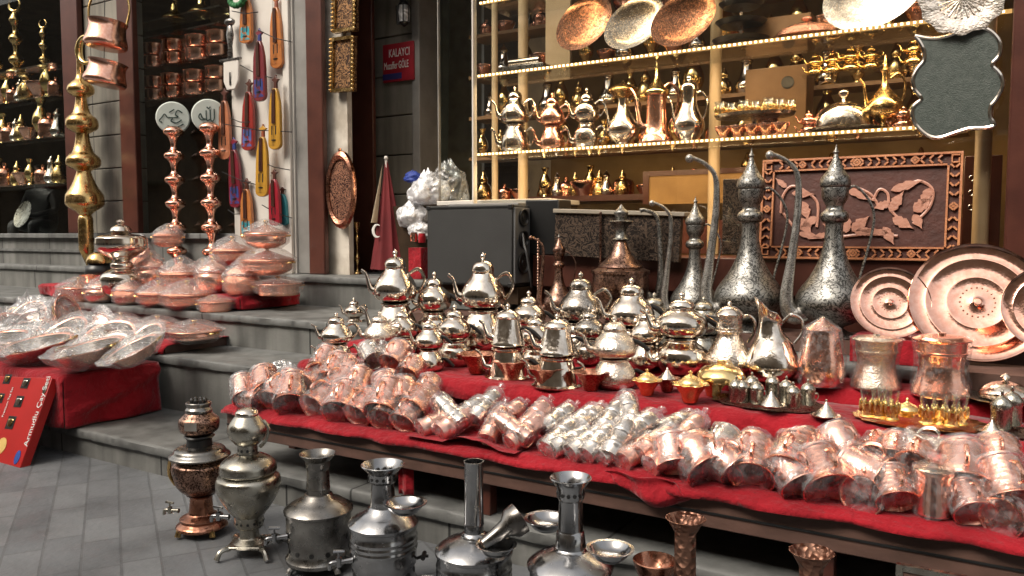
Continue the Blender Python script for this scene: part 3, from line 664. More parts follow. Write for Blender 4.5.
# churns
def churn(body):
    def f():
        t = empty('copper_churn')
        pr = [(0, 0)]+sm([(.36, 0), (.38, .02), (.37, .1), (.31, .3), (.285, .48), (.30, .6), (.31, .66)], 3)+[(.325, .67), (.325, .7), (.31, .71), (.32, .86), (.35, .88)]
        MB().lathe(pr, 40).build('body', M[body], t)
        MB().lathe([(.37, .883), (.375, .9), (.30, .93), (.28, .95), (.05, .97), (.05, 1), (0, 1)], 36).build('lid', M[body], t)
        b = MB(); b.lathe([(.39, .02), (.38, .2), (.34, .45), (.36, .7), (.40, .9), (.43, .92)], 34)
        for v in b.v: v += Vector((noise.noise(v*8), noise.noise(v*8+Vector((5, 5, 5))), 0))*.022
        b.build('plastic_wrap', M['wrap_big'], t, ang=30)
        return t
    return f
for u, vt, m_, Y, lab in ((880, 334, 'silver_ham', 4.08, 'waisted churn of pale tinned copper under film, left of the pair before the round trays'), (946, 333, 'copper', 4.04, 'waisted copper churn under film standing before the largest round tray')):
    p = loc3(u, Y); hc = H_at(u, vt, p); put(churn(m_)(), p, (hc*1.13, hc*1.13, hc), (0, 0, .4), lab, 'churn', 'wrapped churns on the upper tier')
# round trays leaning back
def round_tray(r=1):
    t = empty('round_copper_tray')
    pr = [(0, -.03), (.10, -.03), (.12, -.005), (.13, -.005), (.16, .0), (.45, .01), (.46, .018), (.5, .018), (.72, .03), (.74, .045), (.78, .045), (.96, .06), (1, .075), (1, .09), (.97, .085), (.93, .075)]
    bk = [(.93, .055), (.7, .01), (.1, -.06), (0, -.06)]
    MB().lathe([(0, .075), (.05, .072), (.075, .045), (.12, .035), (.40, .03), (.42, .036), (.45, .036), (.47, .032), (.72, .048), (.735, .055), (.76, .055), (.775, .051), (.95, .07), (.97, .085), (1.0, .10), (1.005, .085), (.97, .055), (.7, .01), (.1, -.005), (0, -.005)], 72).build('tray', M['tray_copper'], t)
    b = MB()
    for i in range(20):
        a = 2*math.pi*i/20; b.ball((.25*math.cos(a), .25*math.sin(a), .034), .016, 8, (1, 1, .5))
    b.build('bead_ring', M['copper_dark'], t)
    return t
def lean(t, u, v, Y, rp, tilt, rz, lab):
    c = atY(u, v, Y); s_ = rp*px(c)
    put(t, c, s_, (R(90-tilt), 0, rz), lab, 'tray', 'round copper trays leaning behind the churns'); return c, s_
lean(round_tray(), 890, 303, 4.42, 37, 22, R(14), 'smaller round copper tray leaning behind the pale churn')
lean(round_tray(), 977, 303, 4.50, 62, 24, R(10), 'largest round copper tray with a raised centre, leaning behind the copper churn')
lean(round_tray(), 1052, 308, 4.2, 44, 20, R(0), 'round copper tray cut off by the right edge of the picture')
tag(MB().box(-.16, .16, -.08, .3, 0, .12).build('display_riser', M['red_cloth'], loc=onY(890, 4.42, .853)), 'red covered block under the smaller round tray', 'riser')
tag(MB().box(-.3, .3, -.06, .28, 0, .10).build('display_riser', M['wood_board'], loc=onY(1052, 4.2, .773)), 'low block under the round tray at the right edge', 'riser')
# ================================================================== tall engraved ewers
def ewer(m='pewter', spout=True, hh=1):
    def f():
        t = empty('engraved_ewer'); mm = M[m]
        pr = [(0, 0), (.11, 0), (.12, .01), (.07, .04), (.06, .055), (.12, .085), (.175, .14), (.188, .19), (.165, .25), (.115, .32), (.075, .40), (.053, .48), (.044, .56), (.046, .60)]
        MB().lathe(sm(pr, 4), 40).build('body', mm, t)
        pr = [(.046, .60), (.064, .61), (.072, .635), (.064, .655), (.046, .67), (.044, .69), (.064, .73), (.068, .77), (.066, .785)]
        MB().lathe(sm(pr, 3), 28).build('neck', mm, t)
        pr = [(.066, .785), (.074, .79), (.077, .805), (.075, .82), (.068, .84), (.045, .87), (.022, .92), (.012, .95), (.010, .96)]
        c = MB().lathe(sm(pr, 3), 28).build('cap', mm, t)
        MB().lathe(sm([(.008, .955), (.016, .968), (.008, .98), (.003, 1), (0, 1.01)], 3), 12).build('finial', mm, c)
        if spout:
            P = smooth_path([(-.14, 0, .13), (-.20, 0, .12), (-.235, 0, .20), (-.215, 0, .40), (-.19, 0, .62), (-.185, 0, .78), (-.20, 0, .87), (-.25, 0, .925), (-.31, 0, .955), (-.33, 0, .96)], 5)
            MB().tube(P, [.05, .052, .036, .024, .020, .017, .014, .012, .011, .011], 12).ball((-.335, 0, .955), .024, 12).build('spout', M['spout_metal'], t)
        P = smooth_path([(.05, 0, .76), (.10, 0, .79), (.17, 0, .72), (.20, 0, .62), (.17, 0, .45), (.14, 0, .33), (.13, 0, .27)], 5)
        MB().tube(P, .007, 8).build('handle', mm, t)
        return t
    return f
M['spout_metal'] = metal('spout_metal', (.62, .60, .56), (.42, .40, .37), .32, .48, 0, pattern=60)
EP = Proto(ewer())
for u, vt, Y, lab in ((750, 148, 4.72, 'tall engraved grey ewer with a pointed cap at the left of the two giants'), (834, 144, 4.66, 'tall engraved grey ewer with a pointed cap before the carved copper panel'), (695, 196, 4.84, 'shorter engraved grey ewer left of the two giants')):
    p = onY(u, Y, .93); put(EP.get(), p, H_at(u, vt, p)/1.01, (0, 0, R(26)), lab, 'ewer', 'tall engraved ewers')
# copper pointed urn behind teapots
p = onY(621, 4.72, .93); h = H_at(621, 205, p); t = empty('pointed_urn')
MB().lathe([(0, 0)]+sm([(.14, 0), (.1, .05), (.2, .14), (.24, .3), (.235, .42)], 4), 32).build('body', M['copper_old'], t)
MB().lathe(sm([(.25, .42), (.25, .445), (.23, .45)], 2)+sm([(.19, .47), (.185, .49), (.10, .57), (.05, .68), (.04, .70)], 3), 30).build('shoulder', M['copper_old'], t)
l = MB().lathe(sm([(.04, .70), (.07, .71), (.05, .73), (.045, .80), (.10, .855), (.095, .865), (.04, .87), (.05, .9), (.06, .94), (.03, .97), (.008, 1), (0, 1.01)], 3), 24).build('cap', M['pewter'], t)
P = smooth_path([(.2, 0, .25), (.30, 0, .22), (.34, 0, .4), (.33, 0, .7), (.30, 0, .9), (.20, 0, .955), (.16, 0, .95)], 5)
MB().tube(P, [.04, .035, .03, .022, .018, .015, .02], 10).build('spout', M['pewter'], t)
put(t, p, h, (0, 0, R(28)), 'antique copper urn with pointed cap and tall curved spout before the dark carved panel', 'urn')
p = onY(559, 4.75, .93); t = EP.get(); put(t, p, H_at(559, 234, p), (0, 0, R(30)), 'small dark ewer with pointed cap between the speaker and the pointed urn', 'ewer', 'tall engraved ewers')
for ch in t.children: ch.data = ch.data.copy(); ch.data.materials[0] = M['copper_old']
# twisted copper rods
for u, v0, v1, lab in ((600, 212, 300, 'thin beaded copper rod left of the pointed urn'), (538, 238, 300, 'thin beaded copper rod hanging beside the speaker')):
    p = atY(u, v1, 4.88); q = atY(u, v0, 4.88); b = MB(); n = 26
    pr = []
    hh = q.z-.93
    for i in range(n*2+1): pr.append((.012 if i % 2 else .007, hh*i/(n*2)))
    tag(MB().lathe([(0, 0)]+pr+[(0, hh)], 10).build('beaded_rod', M['copper_old'], loc=(p.x, 4.88, .93)), lab, 'rod')
# ================================================================== small things on the middle tier
Z2 = .708
def wavy_bowl(m, lid=None):
    def f():
        t = empty('fluted_bowl'); b = MB(); b.lathe([(0, .0), (.30, 0), (.33, .03), (.42, .35), (.62, .7), (.80, .82), (.78, .84), (.58, .74), (.38, .4), (0, .1)], 48, flute=8, famp=.10, fr=(.6, 1))
        b.build('bowl', M[m], t)
        if lid:
            l = MB().lathe(sm([(.56, .75), (.5, .95), (.25, 1.15), (.05, 1.25), (.07, 1.3), (.09, 1.36), (0, 1.42)], 3) if lid == 'dome' else [(.55, .78), (.06, 1.35), (.05, 1.45), (0, 1.5)], 28).build('lid', M['gold' if m == 'gold' else 'silver'], t)
        return t
    return f
BP = {}
for u, v, m_, lid, w, lab in ((477, 373, 'copper_dark', None, 38, 'dark fluted copper bowl with wavy rim, leftmost on the tier edge'), (511, 379, 'copper_dark', None, 36, 'dark fluted bowl with wavy rim below the left cone teapot'),
    (546, 386, 'copper_dark', None, 36, 'dark fluted bowl with wavy rim below the right cone teapot'), (591, 390, 'copper_dark', None, 36, 'dark fluted bowl with wavy rim below the bulbous teapot'),
    (647, 395, 'gold', 'dome', 30, 'orange gold fluted bowl with small domed lid, right of the bulbous teapot'), (667, 391, 'copper_dark', 'cone', 26, 'small dark bowl under a silver cone lid between two orange bowls'),
    (690, 402, 'gold', 'dome', 36, 'orange gold fluted bowl with knobbed lid, nearest the coffee cup tray'), (713, 396, 'gold', None, 32, 'fluted golden bowl standing close behind the coffee cup tray')):
    p = atZ(u, v, Z2)
    if p.y < 3.6: p = onY(u, 3.6, Z2)
    k = (m_, lid)
    if k not in BP: BP[k] = Proto(wavy_bowl(*k))
    put(BP[k].get(), p, w*px(p)/1.6, (0, 0, random.random()), lab, 'bowl', 'fluted bowls on the tier edge')
p = atZ(717, 398, Z2); p.z += .055
tag(MB().lathe(sm([(.12, 0), (.115, .03), (.09, .06), (.04, .08), (.02, .085), (.02, .1), (0, .105)], 3), 28, flute=16, famp=.03).build('gold_dome_lid', M['gold'], loc=p+Vector((0, .06, .02))), 'domed golden lid with ribs resting on the golden bowl', 'lid')
def scallop_tray(m, n=14):
    t = empty('serving_tray'); MB().lathe([(0, 0), (.9, .0), (1.0, .04), (1.0, .06), (.9, .025), (0, .02)], 56, flute=n, famp=.035).build('tray', M[m], t); return t
cp = atZ(775, 409, Z2); cp.y = max(cp.y, 3.78); cp = onY(773, 3.76, Z2); rr = 58*px(cp)
put(scallop_tray('nickel_old'), cp, (rr, rr*.62, rr*.6), (0, 0, R(-4)), 'scalloped pewter tray holding the lidded coffee cups', 'tray')
def coffee_cup():
    t = empty('coffee_cup'); MB().lathe([(0, 0), (.42, 0), (.45, .04), (.46, .5), (.5, .55), (.5, .6)], 24, flute=12, famp=.03, fr=(.03, .5)).build('cup', M['nickel_old'], t)
    l = MB().lathe(sm([(.5, .61), (.48, .7), (.3, .85), (.1, .92), (.05, .94)], 3), 20).build('lid', M['nickel_old'], t); MB().ball((0, 0, 1.0), .09, 10).build('knob', M['nickel_old'], l)
    MB().tube(smooth_path([(.42, 0, .5), (.62, 0, .5), (.66, 0, .32), (.44, 0, .18)]), .04, 6).build('handle', M['nickel_old'], t)
    return t
CP = Proto(coffee_cup)
cups = [(739, 402, 'leftmost of all'), (755, 398, 'second of the back row'), (760, 412, 'front left'), (790, 402, 'back row, right of the cone'), (797, 412, 'front right'), (812, 405, 'rightmost of all'), (746, 408, 'front left corner'), (776, 398, 'middle of the back row')]
for u, v, lab in cups:
    p = atZ(u, v, Z2+.02); p.y = min(max(p.y, 3.65), 3.95); p = onY(u, p.y, Z2+.02)
    put(CP.get(), p, (14.5*px(p), 14.5*px(p), 24*px(p)), (0, 0, random.uniform(-1, 1)), f'lidded pewter coffee cup on the scalloped tray, {lab}', 'cup', 'lidded coffee cups')
def cone_dish():
    t = empty('cone_dish'); MB().lathe([(0, 0), (.5, 0), (.95, .16), (1, .2)], 24, flute=8, famp=.05).build('dish', M['silver'], t)
    l = MB().lathe(sm([(.75, .2), (.5, .5), (.2, .85), (.06, 1.1), (.05, 1.15)], 3), 20).build('lid', M['silver'], t); MB().ball((0, 0, 1.2), .08, 8).build('knob', M['silver'], l); return t
for u, v, lab in ((775, 415, 'small silver cone lidded dish among the coffee cups'), (831, 425, 'small silver cone lidded dish right of the coffee tray')):
    p = atZ(u, v, Z2+.02); p = onY(u, max(3.6, p.y), Z2+(.02 if u < 800 else .0)); put(cone_dish(), p, 15*px(p), (0, 0, 0), lab, 'dish', 'silver cone lidded dishes')
# gold glass tray
gp = onY(926, 3.74, Z2); rr = 62*px(gp); put(scallop_tray('gold', 18), gp, (rr, rr*.7, rr*.5), (0, 0, 0), 'golden scalloped tray holding the gold tea glasses', 'tray')
def tea_glass():
    t = empty('tea_glass'); b = MB(); b.lathe([(0, 0), (.36, 0), (.38, .05), (.30, .1), (.28, .3), (.36, .5)], 24, flute=8, famp=.08, fr=(.2, 1)); b.build('holder', M['gold'], t)
    l = MB()
    for i in range(8):
        a = 2*math.pi*i/8; l.ball((.34*math.cos(a), .34*math.sin(a), .42), .10, 8, (.7, .7, 2.2))
    l.build('petals', M['gold'], t)
    MB().lathe([(0, .12), (.22, .12), (.25, .4), (.33, .75), (.38, 1.0), (.36, 1.0), (.3, .75), (.2, .4), (0, .16)], 20).build('glass', M['glassy'], t); return t
GP = Proto(tea_glass)
for u, v, lab in ((873, 424, 'leftmost'), (884, 429, 'front, second from left'), (897, 425, 'third from left'), (890, 417, 'back left'), (934, 428, 'just right of the sugar bowl'), (946, 424, 'second right of the sugar bowl'), (958, 431, 'front right'), (967, 425, 'rightmost')):
    p = atZ(u, v, Z2+.02); p = onY(u, min(max(p.y, 3.62), 3.95), Z2+.02); put(GP.get(), p, (21*px(p), 21*px(p), 29*px(p)), (0, 0, u), f'gold trimmed tea glass on the golden tray, {lab}', 'glass', 'gold tea glasses')
p = onY(913, 3.72, Z2+.02); t = empty('sugar_bowl'); MB().lathe([(0, 0), (.5, 0), (.4, .1), (.8, .35), (.9, .5)], 28, flute=10, famp=.06).build('bowl', M['gold'], t)
MB().lathe(sm([(.85, .52), (.6, .8), (.2, 1.0), (.08, 1.15), (.12, 1.25), (0, 1.4)], 3), 24).build('lid', M['gold'], t); put(t, p, 14*px(p), (0, 0, 0), 'golden sugar bowl with pointed lid in the middle of the gold glass tray', 'bowl')
# right edge silver dish and cup set
p = onY(1012, 4.04, .775); t = empty('covered_dish'); MB().lathe([(0, 0), (.7, 0), (1, .08), (1, .11), (.7, .05), (0, .04)], 36).build('plate', M['nickel_old'], t)
MB().lathe(sm([(.62, .1), (.66, .2), (.6, .34), (.35, .5), (.1, .56), (.06, .6), (.13, .68), (0, .8)], 3), 30).build('cover', M['silver'], t)
put(t, p, 36*px(p), (0, 0, 0), 'silver covered dish with knob on a dark round plate at the right edge', 'dish')
p = onY(1022, 3.72, Z2); rr = 34*px(p); put(scallop_tray('nickel_old'), p, (rr, rr*.8, rr*.6), (0, 0, 0), 'small dark scalloped tray at the right edge of the middle tier', 'tray')
for i, (u, v) in enumerate(((1009, 441), (1019, 436))):
    q = onY(u, 3.68+.1*i, Z2+.02); o = CP.get(); put(o, q, (20*px(q), 20*px(q), 36*px(q)), (0, 0, 1), ['tall pewter cup on the small tray at the right edge, front one', 'tall pewter cup on the small tray at the right edge, back one'][i], 'cup', 'pewter cups at the right edge')
q = onY(1000, 3.66, Z2+.0); put(cone_dish(), q, 13*px(q), (0, 0, 0), 'small silver cone lidded dish beside the tray at the right edge', 'dish', 'silver cone lidded dishes')
# ================================================================== piles of bagged goods on the bench
def place_seg(o, n, f, r0, L, slope, ymin=3.02, z0=.60):
    """near end n and far end f in pixels; the item lies on the pile surface, its near end facing out."""
    d = ray(*n); t = (z0+slope*(0-3.05)-EYE)/(d.z-slope*d.y)      # z = z0 + slope*(y-3.05)
    p = EYEP+d*t
    if p.y < ymin: p = atY(n[0], n[1], ymin); p.z = max(p.z, .52+r0*.7)
    dx, dy = f[0]-n[0], n[1]-f[1]; j_ = random.gauss(0, .10 if L > .22 else .28); dx, dy = dx*math.cos(j_)-dy*math.sin(j_), dx*math.sin(j_)+dy*math.cos(j_); ln = math.hypot(dx, dy); fh = Vector((FW.x, FW.y, 0)).normalized(); ph = R(random.uniform(24, 36)) if L > .22 else R(random.uniform(36, 50))
    ax = ((RT*dx+Vector((0, 0, 1))*dy*(.55 if L > .22 else .8))/ln*math.cos(ph)+fh*math.sin(ph)).normalized(); sc = ln*px(p)*1.25/(math.cos(ph)*L)
    rot = ax.to_track_quat('Z', 'X').to_euler()
    return p, rot, min(max(sc, .9), 1.18)
def crinkle(b, amt, f=11, seed=0):
    for v in b.v:
        v += Vector((noise.noise(v*f+Vector((seed, 0, 0))), noise.noise(v*f+Vector((0, seed, 9))), noise.noise(v*f+Vector((4, 4, seed)))))*amt + Vector((random.uniform(-1, 1), random.uniform(-1, 1), random.uniform(-1, 1)))*amt*.18
    return b
def mug(metalname, kind, seed):
    def f():                                           # opening at z=0, base at z=.2
        t = empty('copper_mug' if kind != 'grinder' else 'metal_grinder'); m = M[{'copper': 'mug_copper', 'copper_ham': 'mug_copper2', 'silver': 'mug_silver'}[metalname]]
        if kind == 'mug':
            MB().lathe([(0, .17), (.052, .17), (.066, .03), (.068, .01), (.072, .0), (.076, .0), (.076, .008), (.070, .016), (.066, .06), (.060, .13), (.058, .185), (.063, .19), (.063, .2), (0, .2)], 30).build('body', m, t)
            MB().tube(smooth_path([(.064, 0, .04), (.085, 0, .035), (.098, 0, .07), (.088, 0, .12), (.06, 0, .15)]), .006, 6).build('handle', m, t)
            R_, L_ = .078, .2
        elif kind == 'jug':
            MB().lathe([(0, .16), (.06, .16), (.062, .02), (.072, .0), (.078, .0), (.078, .01), (.068, .03), (.065, .06), (.078, .11), (.080, .16), (.068, .2), (0, .2)], 30).build('body', m, t)
            MB().tube(smooth_path([(.066, 0, .03), (.10, 0, .04), (.105, 0, .09), (.08, 0, .14)]), .006, 6).build('handle', m, t)
            R_, L_ = .084, .2
        else:
            MB().lathe([(0, .004), (.040, .004), (.043, 0), (.047, .0), (.049, .01), (.049, .05), (.053, .055), (.053, .075), (.048, .082), (.047, .14), (.052, .146), (.052, .16), (.046, .166), (.045, .21), (.036, .235), (.012, .245), (0, .246)], 28).build('body', m, t)
            R_, L_ = .056, .25
        b = MB(); pr = [(0, -.012), (R_*.7, -.012), (R_*1.03, 0), (R_*1.05, L_*.25), (R_, L_*.5), (R_*1.02, L_*.75), (R_*1.0, L_*1.0), (R_*.5, L_*1.1), (R_*.2, L_*1.13), (R_*.4, L_*1.24)]
        b.lathe(pr, 20); crinkle(b, .013, 8, seed); b.build('plastic_bag', M['wrap'], t, smooth=True, ang=32)
        return t
    return f
MP = {(m_, k, s_): Proto(mug(m_, k, s_)) for m_, k, s_ in [(a, b, c) for a in ('copper', 'copper_ham', 'silver') for b in ('mug', 'jug', 'grinder') for c in (1, 2)]}
def rank_label(items, fmt, rows):                      # rows: thresholds of v for front/middle/back
    out = {}; byrow = {}
    for i, it in enumerate(items):
        v = it[0][1]; r = next((k for k, th in enumerate(rows) if v >= th), len(rows)); byrow.setdefault(r, []).append(i)
    for r, ids in byrow.items():
        ids.sort(key=lambda i: items[i][0][0])
        for k, i in enumerate(ids): out[i] = (r, ORD[k] if k < len(ORD) else 'rightmost', k == len(ids)-1)
    return out
left = [((275, 411), (293.6, 389), 'm'), ((291, 418), (308, 394), 'm'), ((313, 422), (326, 399), 'm'), ((306, 389), (324, 372), 'm'), ((331, 394), (346, 377), 'm'), ((354, 396), (368, 375), 'm'),
        ((339, 421), (355, 400), 'm'), ((381, 414), (390, 388), 'm'), ((402, 405), (406, 385), 'j'), ((412, 411), (417, 388), 'm'), ((356, 432), (371, 415), 'm'), ((381, 429), (388, 412), 'm'), ((402, 428), (394, 412), 'm'),
        ((268, 393), (253, 376), 'm'), ((246, 406), (234, 391), 'm'), ((334, 414), (344, 396), 'm'), ((319, 369), (327, 354), 'm'), ((356, 377), (346, 364), 'm'), ((390, 364), (402, 352), 'j'), ((407, 377), (414, 362), 'j'),
        ((375, 361), (366, 350), 's'), ((262, 408), (250, 398), 'm'), ((285, 398), (276, 380), 'm'), ((331, 382), (340, 360), 'm'), ((388, 396), (378, 380), 'm'), ((424, 398), (428, 380), 'm')]
rk = rank_label(left, None, (408, 388))
rn = ['front row', 'middle row', 'back row', 'top row']
for i, (n, f, k) in enumerate(left):
    o = MP[('silver' if k == 's' else ('copper', 'copper_ham')[i % 2], 'jug' if k == 'j' else 'mug', 1+i % 2)].get()
    p, rot, sc = place_seg(o, n, f, .07, .2, .36)
    r, od, last = rk[i]
    sc *= random.uniform(.94, 1.1); put(o, p, (sc*1.0, sc*1.0, sc*.78), rot, f"bagged {'tinned' if k == 's' else 'pink copper'} mug, {od} in the left pile's {rn[r]}", 'mug', 'bagged copper mugs in the left pile')
mid = [((420, 445), (447, 424), 'c'), ((449, 423), (470, 405), 's'), ((439, 452), (466, 430), 'c'), ((474, 420), (482, 407), 's'), ((492, 426), (513, 407), 'c'), ((487, 454), (502, 427), 'd'), ((520, 433), (538, 412), 'c'),
       ((510, 457), (536, 433), 'c'), ((542, 429), (562, 411), 's'), ((551, 450), (571, 434), 's'), ((574, 431), (590, 413), 's'), ((585, 457), (601, 432), 's'), ((600, 434), (614, 418), 's'), ((609, 457), (620, 436), 's'),
       ((546, 462), (558, 452), 's'), ((570, 467), (582, 455), 's'), ((600, 470), (612, 460), 's'), ((619, 443), (650, 416), 's'), ((638, 455), (668, 430), 'c'), ((622, 476), (636, 464), 'c'), ((650, 480), (674, 464), 'c'),
       ((660, 432), (682, 420), 's'), ((462, 424), (455, 412), 's'), ((676, 446), (690, 430), 'c'), ((530, 440), (516, 424), 'c'), ((566, 432), (578, 420), 's'), ((634, 430), (630, 412), 's')]
rk = rank_label(mid, None, (448, 430)); dk = 0
for i, (n, f, k) in enumerate(mid):
    o = MP[({'c': 'copper', 's': 'silver', 'd': 'copper_ham'}[k], 'grinder', 1+i % 2)].get()
    p, rot, sc = place_seg(o, n, f, .05, .25, .22, z0=.575)
    r, od, last = rk[i]
    put(o, p, (sc*1.02, sc*1.02, sc*.92), rot, f"bagged {'silver' if k == 's' else 'copper'} ringed grinder, {od} in the middle pile's {rn[r]}", 'grinder', 'bagged grinders in the middle pile')
right = [((744, 455), (765, 431), 'j'), ((751, 497), (770, 466), 'm'), ((722, 493), (733, 468), 'm'), ((787, 466), (812, 437), 'm'), ((848, 449), (849, 424), 'j'), ((831, 496), (825, 452), 'm'), ((885, 481), (856, 452), 'm'),
         ((912, 471), (936, 452), 'j'), ((965, 488), (982, 444), 'm'), ((1013, 501), (1020, 458), 'm'), ((860, 515), (880, 500), 'm'), ((897, 520), (908, 494), 'm'), ((975, 522), (990, 500), 'm'), ((1000, 530), (1030, 522), 'm'),
         ((802, 500), (798, 470), 'm'), ((810, 452), (815, 436), 'j'), ((940, 450), (925, 436), 's'), ((709, 478), (697, 440), 'j'), ((676, 476), (690, 456), 'm'), ((716, 446), (728, 432), 's'), ((735, 462), (722, 444), 'm'),
         ((870, 450), (884, 432), 'm'), ((895, 455), (900, 436), 'm'), ((1000, 470), (1010, 448), 'j')]
rk = rank_label(right, None, (485, 458))
for i, (n, f, k) in enumerate(right):
    if n[1] < 470: n = (n[0], n[1]+8); f = (f[0], f[1]+8)
    o = MP[('silver' if k == 's' else ('copper', 'copper_ham')[i % 2], 'jug' if k == 'j' else 'mug', 1+i % 2)].get()
    p, rot, sc = place_seg(o, n, f, .07, .2, .30)
    r, od, last = rk[i]
    sc *= random.uniform(.94, 1.1)
    put(o, p, (sc*1.03, sc*1.03, sc*.68), rot, f"bagged {'tinned' if k == 's' else 'bright copper'} mug, {od} in the right pile's {rn[r]}", 'mug', 'bagged copper mugs in the right pile')
# upright fluted mug in front
p = onY(943, 3.07, .535); t = empty('fluted_mug'); MB().lathe([(0, 0), (.062, 0), (.064, .01), (.06, .14), (.066, .15), (.066, .16), (.06, .16), (.055, .02), (0, .02)], 36, flute=18, famp=.03, fr=(.01, .14)).build('body', M['copper'], t)
MB().lathe([(.068, .161), (.07, .166), (.05, .172), (0, .175)], 30).build('lid', M['silver'], t)
b = MB().lathe([(.07, .0), (.075, .08), (.075, .165), (.03, .19), (.05, .215)], 20); crinkle(b, .012, 14, 4).build('plastic_bag', M['wrap'], t, ang=22)
put(t, p, .95, (0, 0, .5), 'upright fluted copper mug with silver lid at the front of the right pile', 'mug')
# clear empty bags
def blob(name, c, r, sc, m, label, cat, seed, f=9, amt=.3, parent=None):
    b = MB(); n = 56
    pr = [(r*math.sin(math.pi*i/30), -r*math.cos(math.pi*i/30)) for i in range(31)]; pr[0] = (0, -r); pr[-1] = (0, r)
    b.lathe(pr, n); sv = Vector((seed*3.1, seed*1.7, seed))
    for v in b.v:
        d = v.normalized(); a = noise.noise(d*1.6+sv); q = 1-abs(noise.noise(d*3.3+sv*2))*2; w_ = 1-abs(noise.noise(d*7+sv))*2
        k = 1+.28*a+.13*(q-.5)+.03*(w_-.5)
        top = max(0, d.z-.55)/.45; k *= 1-.35*top*(1-top*.2)
        v.x = d.x*r*k*sc[0]; v.y = d.y*r*k*sc[1]; v.z = d.z*r*k*sc[2]+r*.5*top*top*(.6+noise.noise(d*5+sv))
        if v.z < -r*sc[2]*.6: v.z = -r*sc[2]*.6-(abs(v.z)-r*sc[2]*.6)*.2
    o = b.build(name, m, parent, ang=60, loc=c)
    if label: tag(o, label, cat)
    return o
blob('clear_bag', atY(284, 377, 3.5), .12, (1.3, .7, .8), M['bag'], 'empty crumpled clear bag on top of the left end of the mug pile', 'bag', 3)
blob('clear_bag', atY(384, 352, 3.62), .07, (1, .8, .9), M['bag'], 'small clear bag on top of the mug pile below the teapots', 'bag', 5)
# ================================================================== samovars
def tap(parent, loc, rz, s_=1, m='steel'):
    t = MB().tube([(0, 0, 0), (-.035, 0, 0), (-.075, 0, -.002)], [.014, .010, .011], 10); t.tube(smooth_path([(-.07, 0, 0), (-.095, 0, -.004), (-.10, 0, -.03)], 4), [.012, .011, .009], 10)
    t.lathe([(0, -.02), (.014, -.02), (.014, .02), (0, .02)], 12, Matrix.Translation((-.06, 0, .0))); o = t.build('tap', M[m], parent)
    h = MB().tube([(-.06, 0, .018), (-.06, 0, .045)], .005, 8).tube([(-.085, 0, .05), (-.035, 0, .045)], [.009, .007], 8).build('tap_handle', M[m], o)
    o.location = loc; o.rotation_euler = (0, 0, rz); o.scale = (s_*.8,)*3; return o
def foot_set(parent, r, z0, m, n=4, ph=.78):
    for k in range(n):
        a = ph+2*math.pi*k/n; MB().tube(smooth_path([(r*.75*math.cos(a), r*.75*math.sin(a), z0), (r*.98*math.cos(a), r*.98*math.sin(a), z0*.75), (r*1.05*math.cos(a), r*1.05*math.sin(a), .012)], 4), [.016, .013, .016], 8).build('foot', m, parent)
def holes(parent, r, z, n, w, h, name='vent_holes', tilt=0):
    b = MB()
    for k in range(n):
        a = 2*math.pi*k/n; b.lathe([(0, -.003), (w, -.003), (w, .0012), (0, .0012)], 12, Matrix.Rotation(a, 4, 'Z') @ Matrix.Translation((r, 0, z)) @ Matrix.Rotation(R(90), 4, 'Y') @ Matrix.Diagonal((h/w, 1, 1, 1)))
    return b.build(name, BL, parent)
RZ = R(31)
# S1 antique copper
p = atZ(202, 533, 0); t = empty('samovar'); H = H_at(203, 400, p); pf = lambda L: [(r/138*H, (455-y)/405*H) for r, y in L]
cu = M['copper_old']
MB().lathe([(0, .09*H*.5)]+sm(pf([(21, 440), (25, 432), (24, 424), (20, 415), (21, 405), (14, 395), (12, 385), (11, 345), (14, 335)]), 3), 36).build('pedestal', M['copper_dark'], t)
MB().lathe(sm(pf([(13, 335), (20, 318), (24, 300), (26, 275), (27.5, 255), (27, 243), (25, 236), (22, 228)]), 4)+[(0, pf([(0, 226)])[0][1])], 44).build('body', cu, t)
MB().lathe(sm(pf([(22, 226), (29, 222), (29.5, 216), (26, 208), (24, 198), (20, 192), (13, 188)]), 3), 40).build('shoulder_plate', M['nickel_dark'], t)
MB().lathe(pf([(12.5, 188), (12, 168), (15, 160), (14, 156)])+[(0, pf([(0, 156)])[0][1])], 28).build('neck', BL, t)
k = MB().lathe(sm(pf([(12, 155), (18, 142), (19.5, 125), (19, 108), (14, 94), (12, 88)]), 4), 36).build('teapot', cu, t)
l = MB().lathe(sm(pf([(13, 87), (13, 80), (11, 72), (12.5, 62), (12, 58)]), 3)+[(0, pf([(0, 60)])[0][1])], 28).build('lid', M['nickel_dark'], k)
b = MB()
for i in range(8): a = 2*math.pi*i/8; b.ball((.032*math.cos(a), .032*math.sin(a), pf([(0, 56)])[0][1]), .012, 6, (1, 1, 1.5))
b.build('crown', BL, l)
for s_ in (-1, 1): MB().tube(smooth_path([(s_*.125, 0, .36*H), (s_*.155, 0, .44*H), (s_*.15, 0, .54*H), (s_*.12, 0, .60*H)]), .009, 8).build('handle', M['brass'], t)
foot_set(t, .115, .05, M['brass']); tap(t, (-.07, -.1, .22*H), R(-10), 1, 'nickel_old')
MB().box(-.03, .03, -.105, -.099, .80*H, .86*H).build('badge', M['silver'], k)
put(t, p, 1, (0, 0, RZ), 'antique copper and black ornate samovar with teapot on top, leftmost of the samovar row', 'samovar')
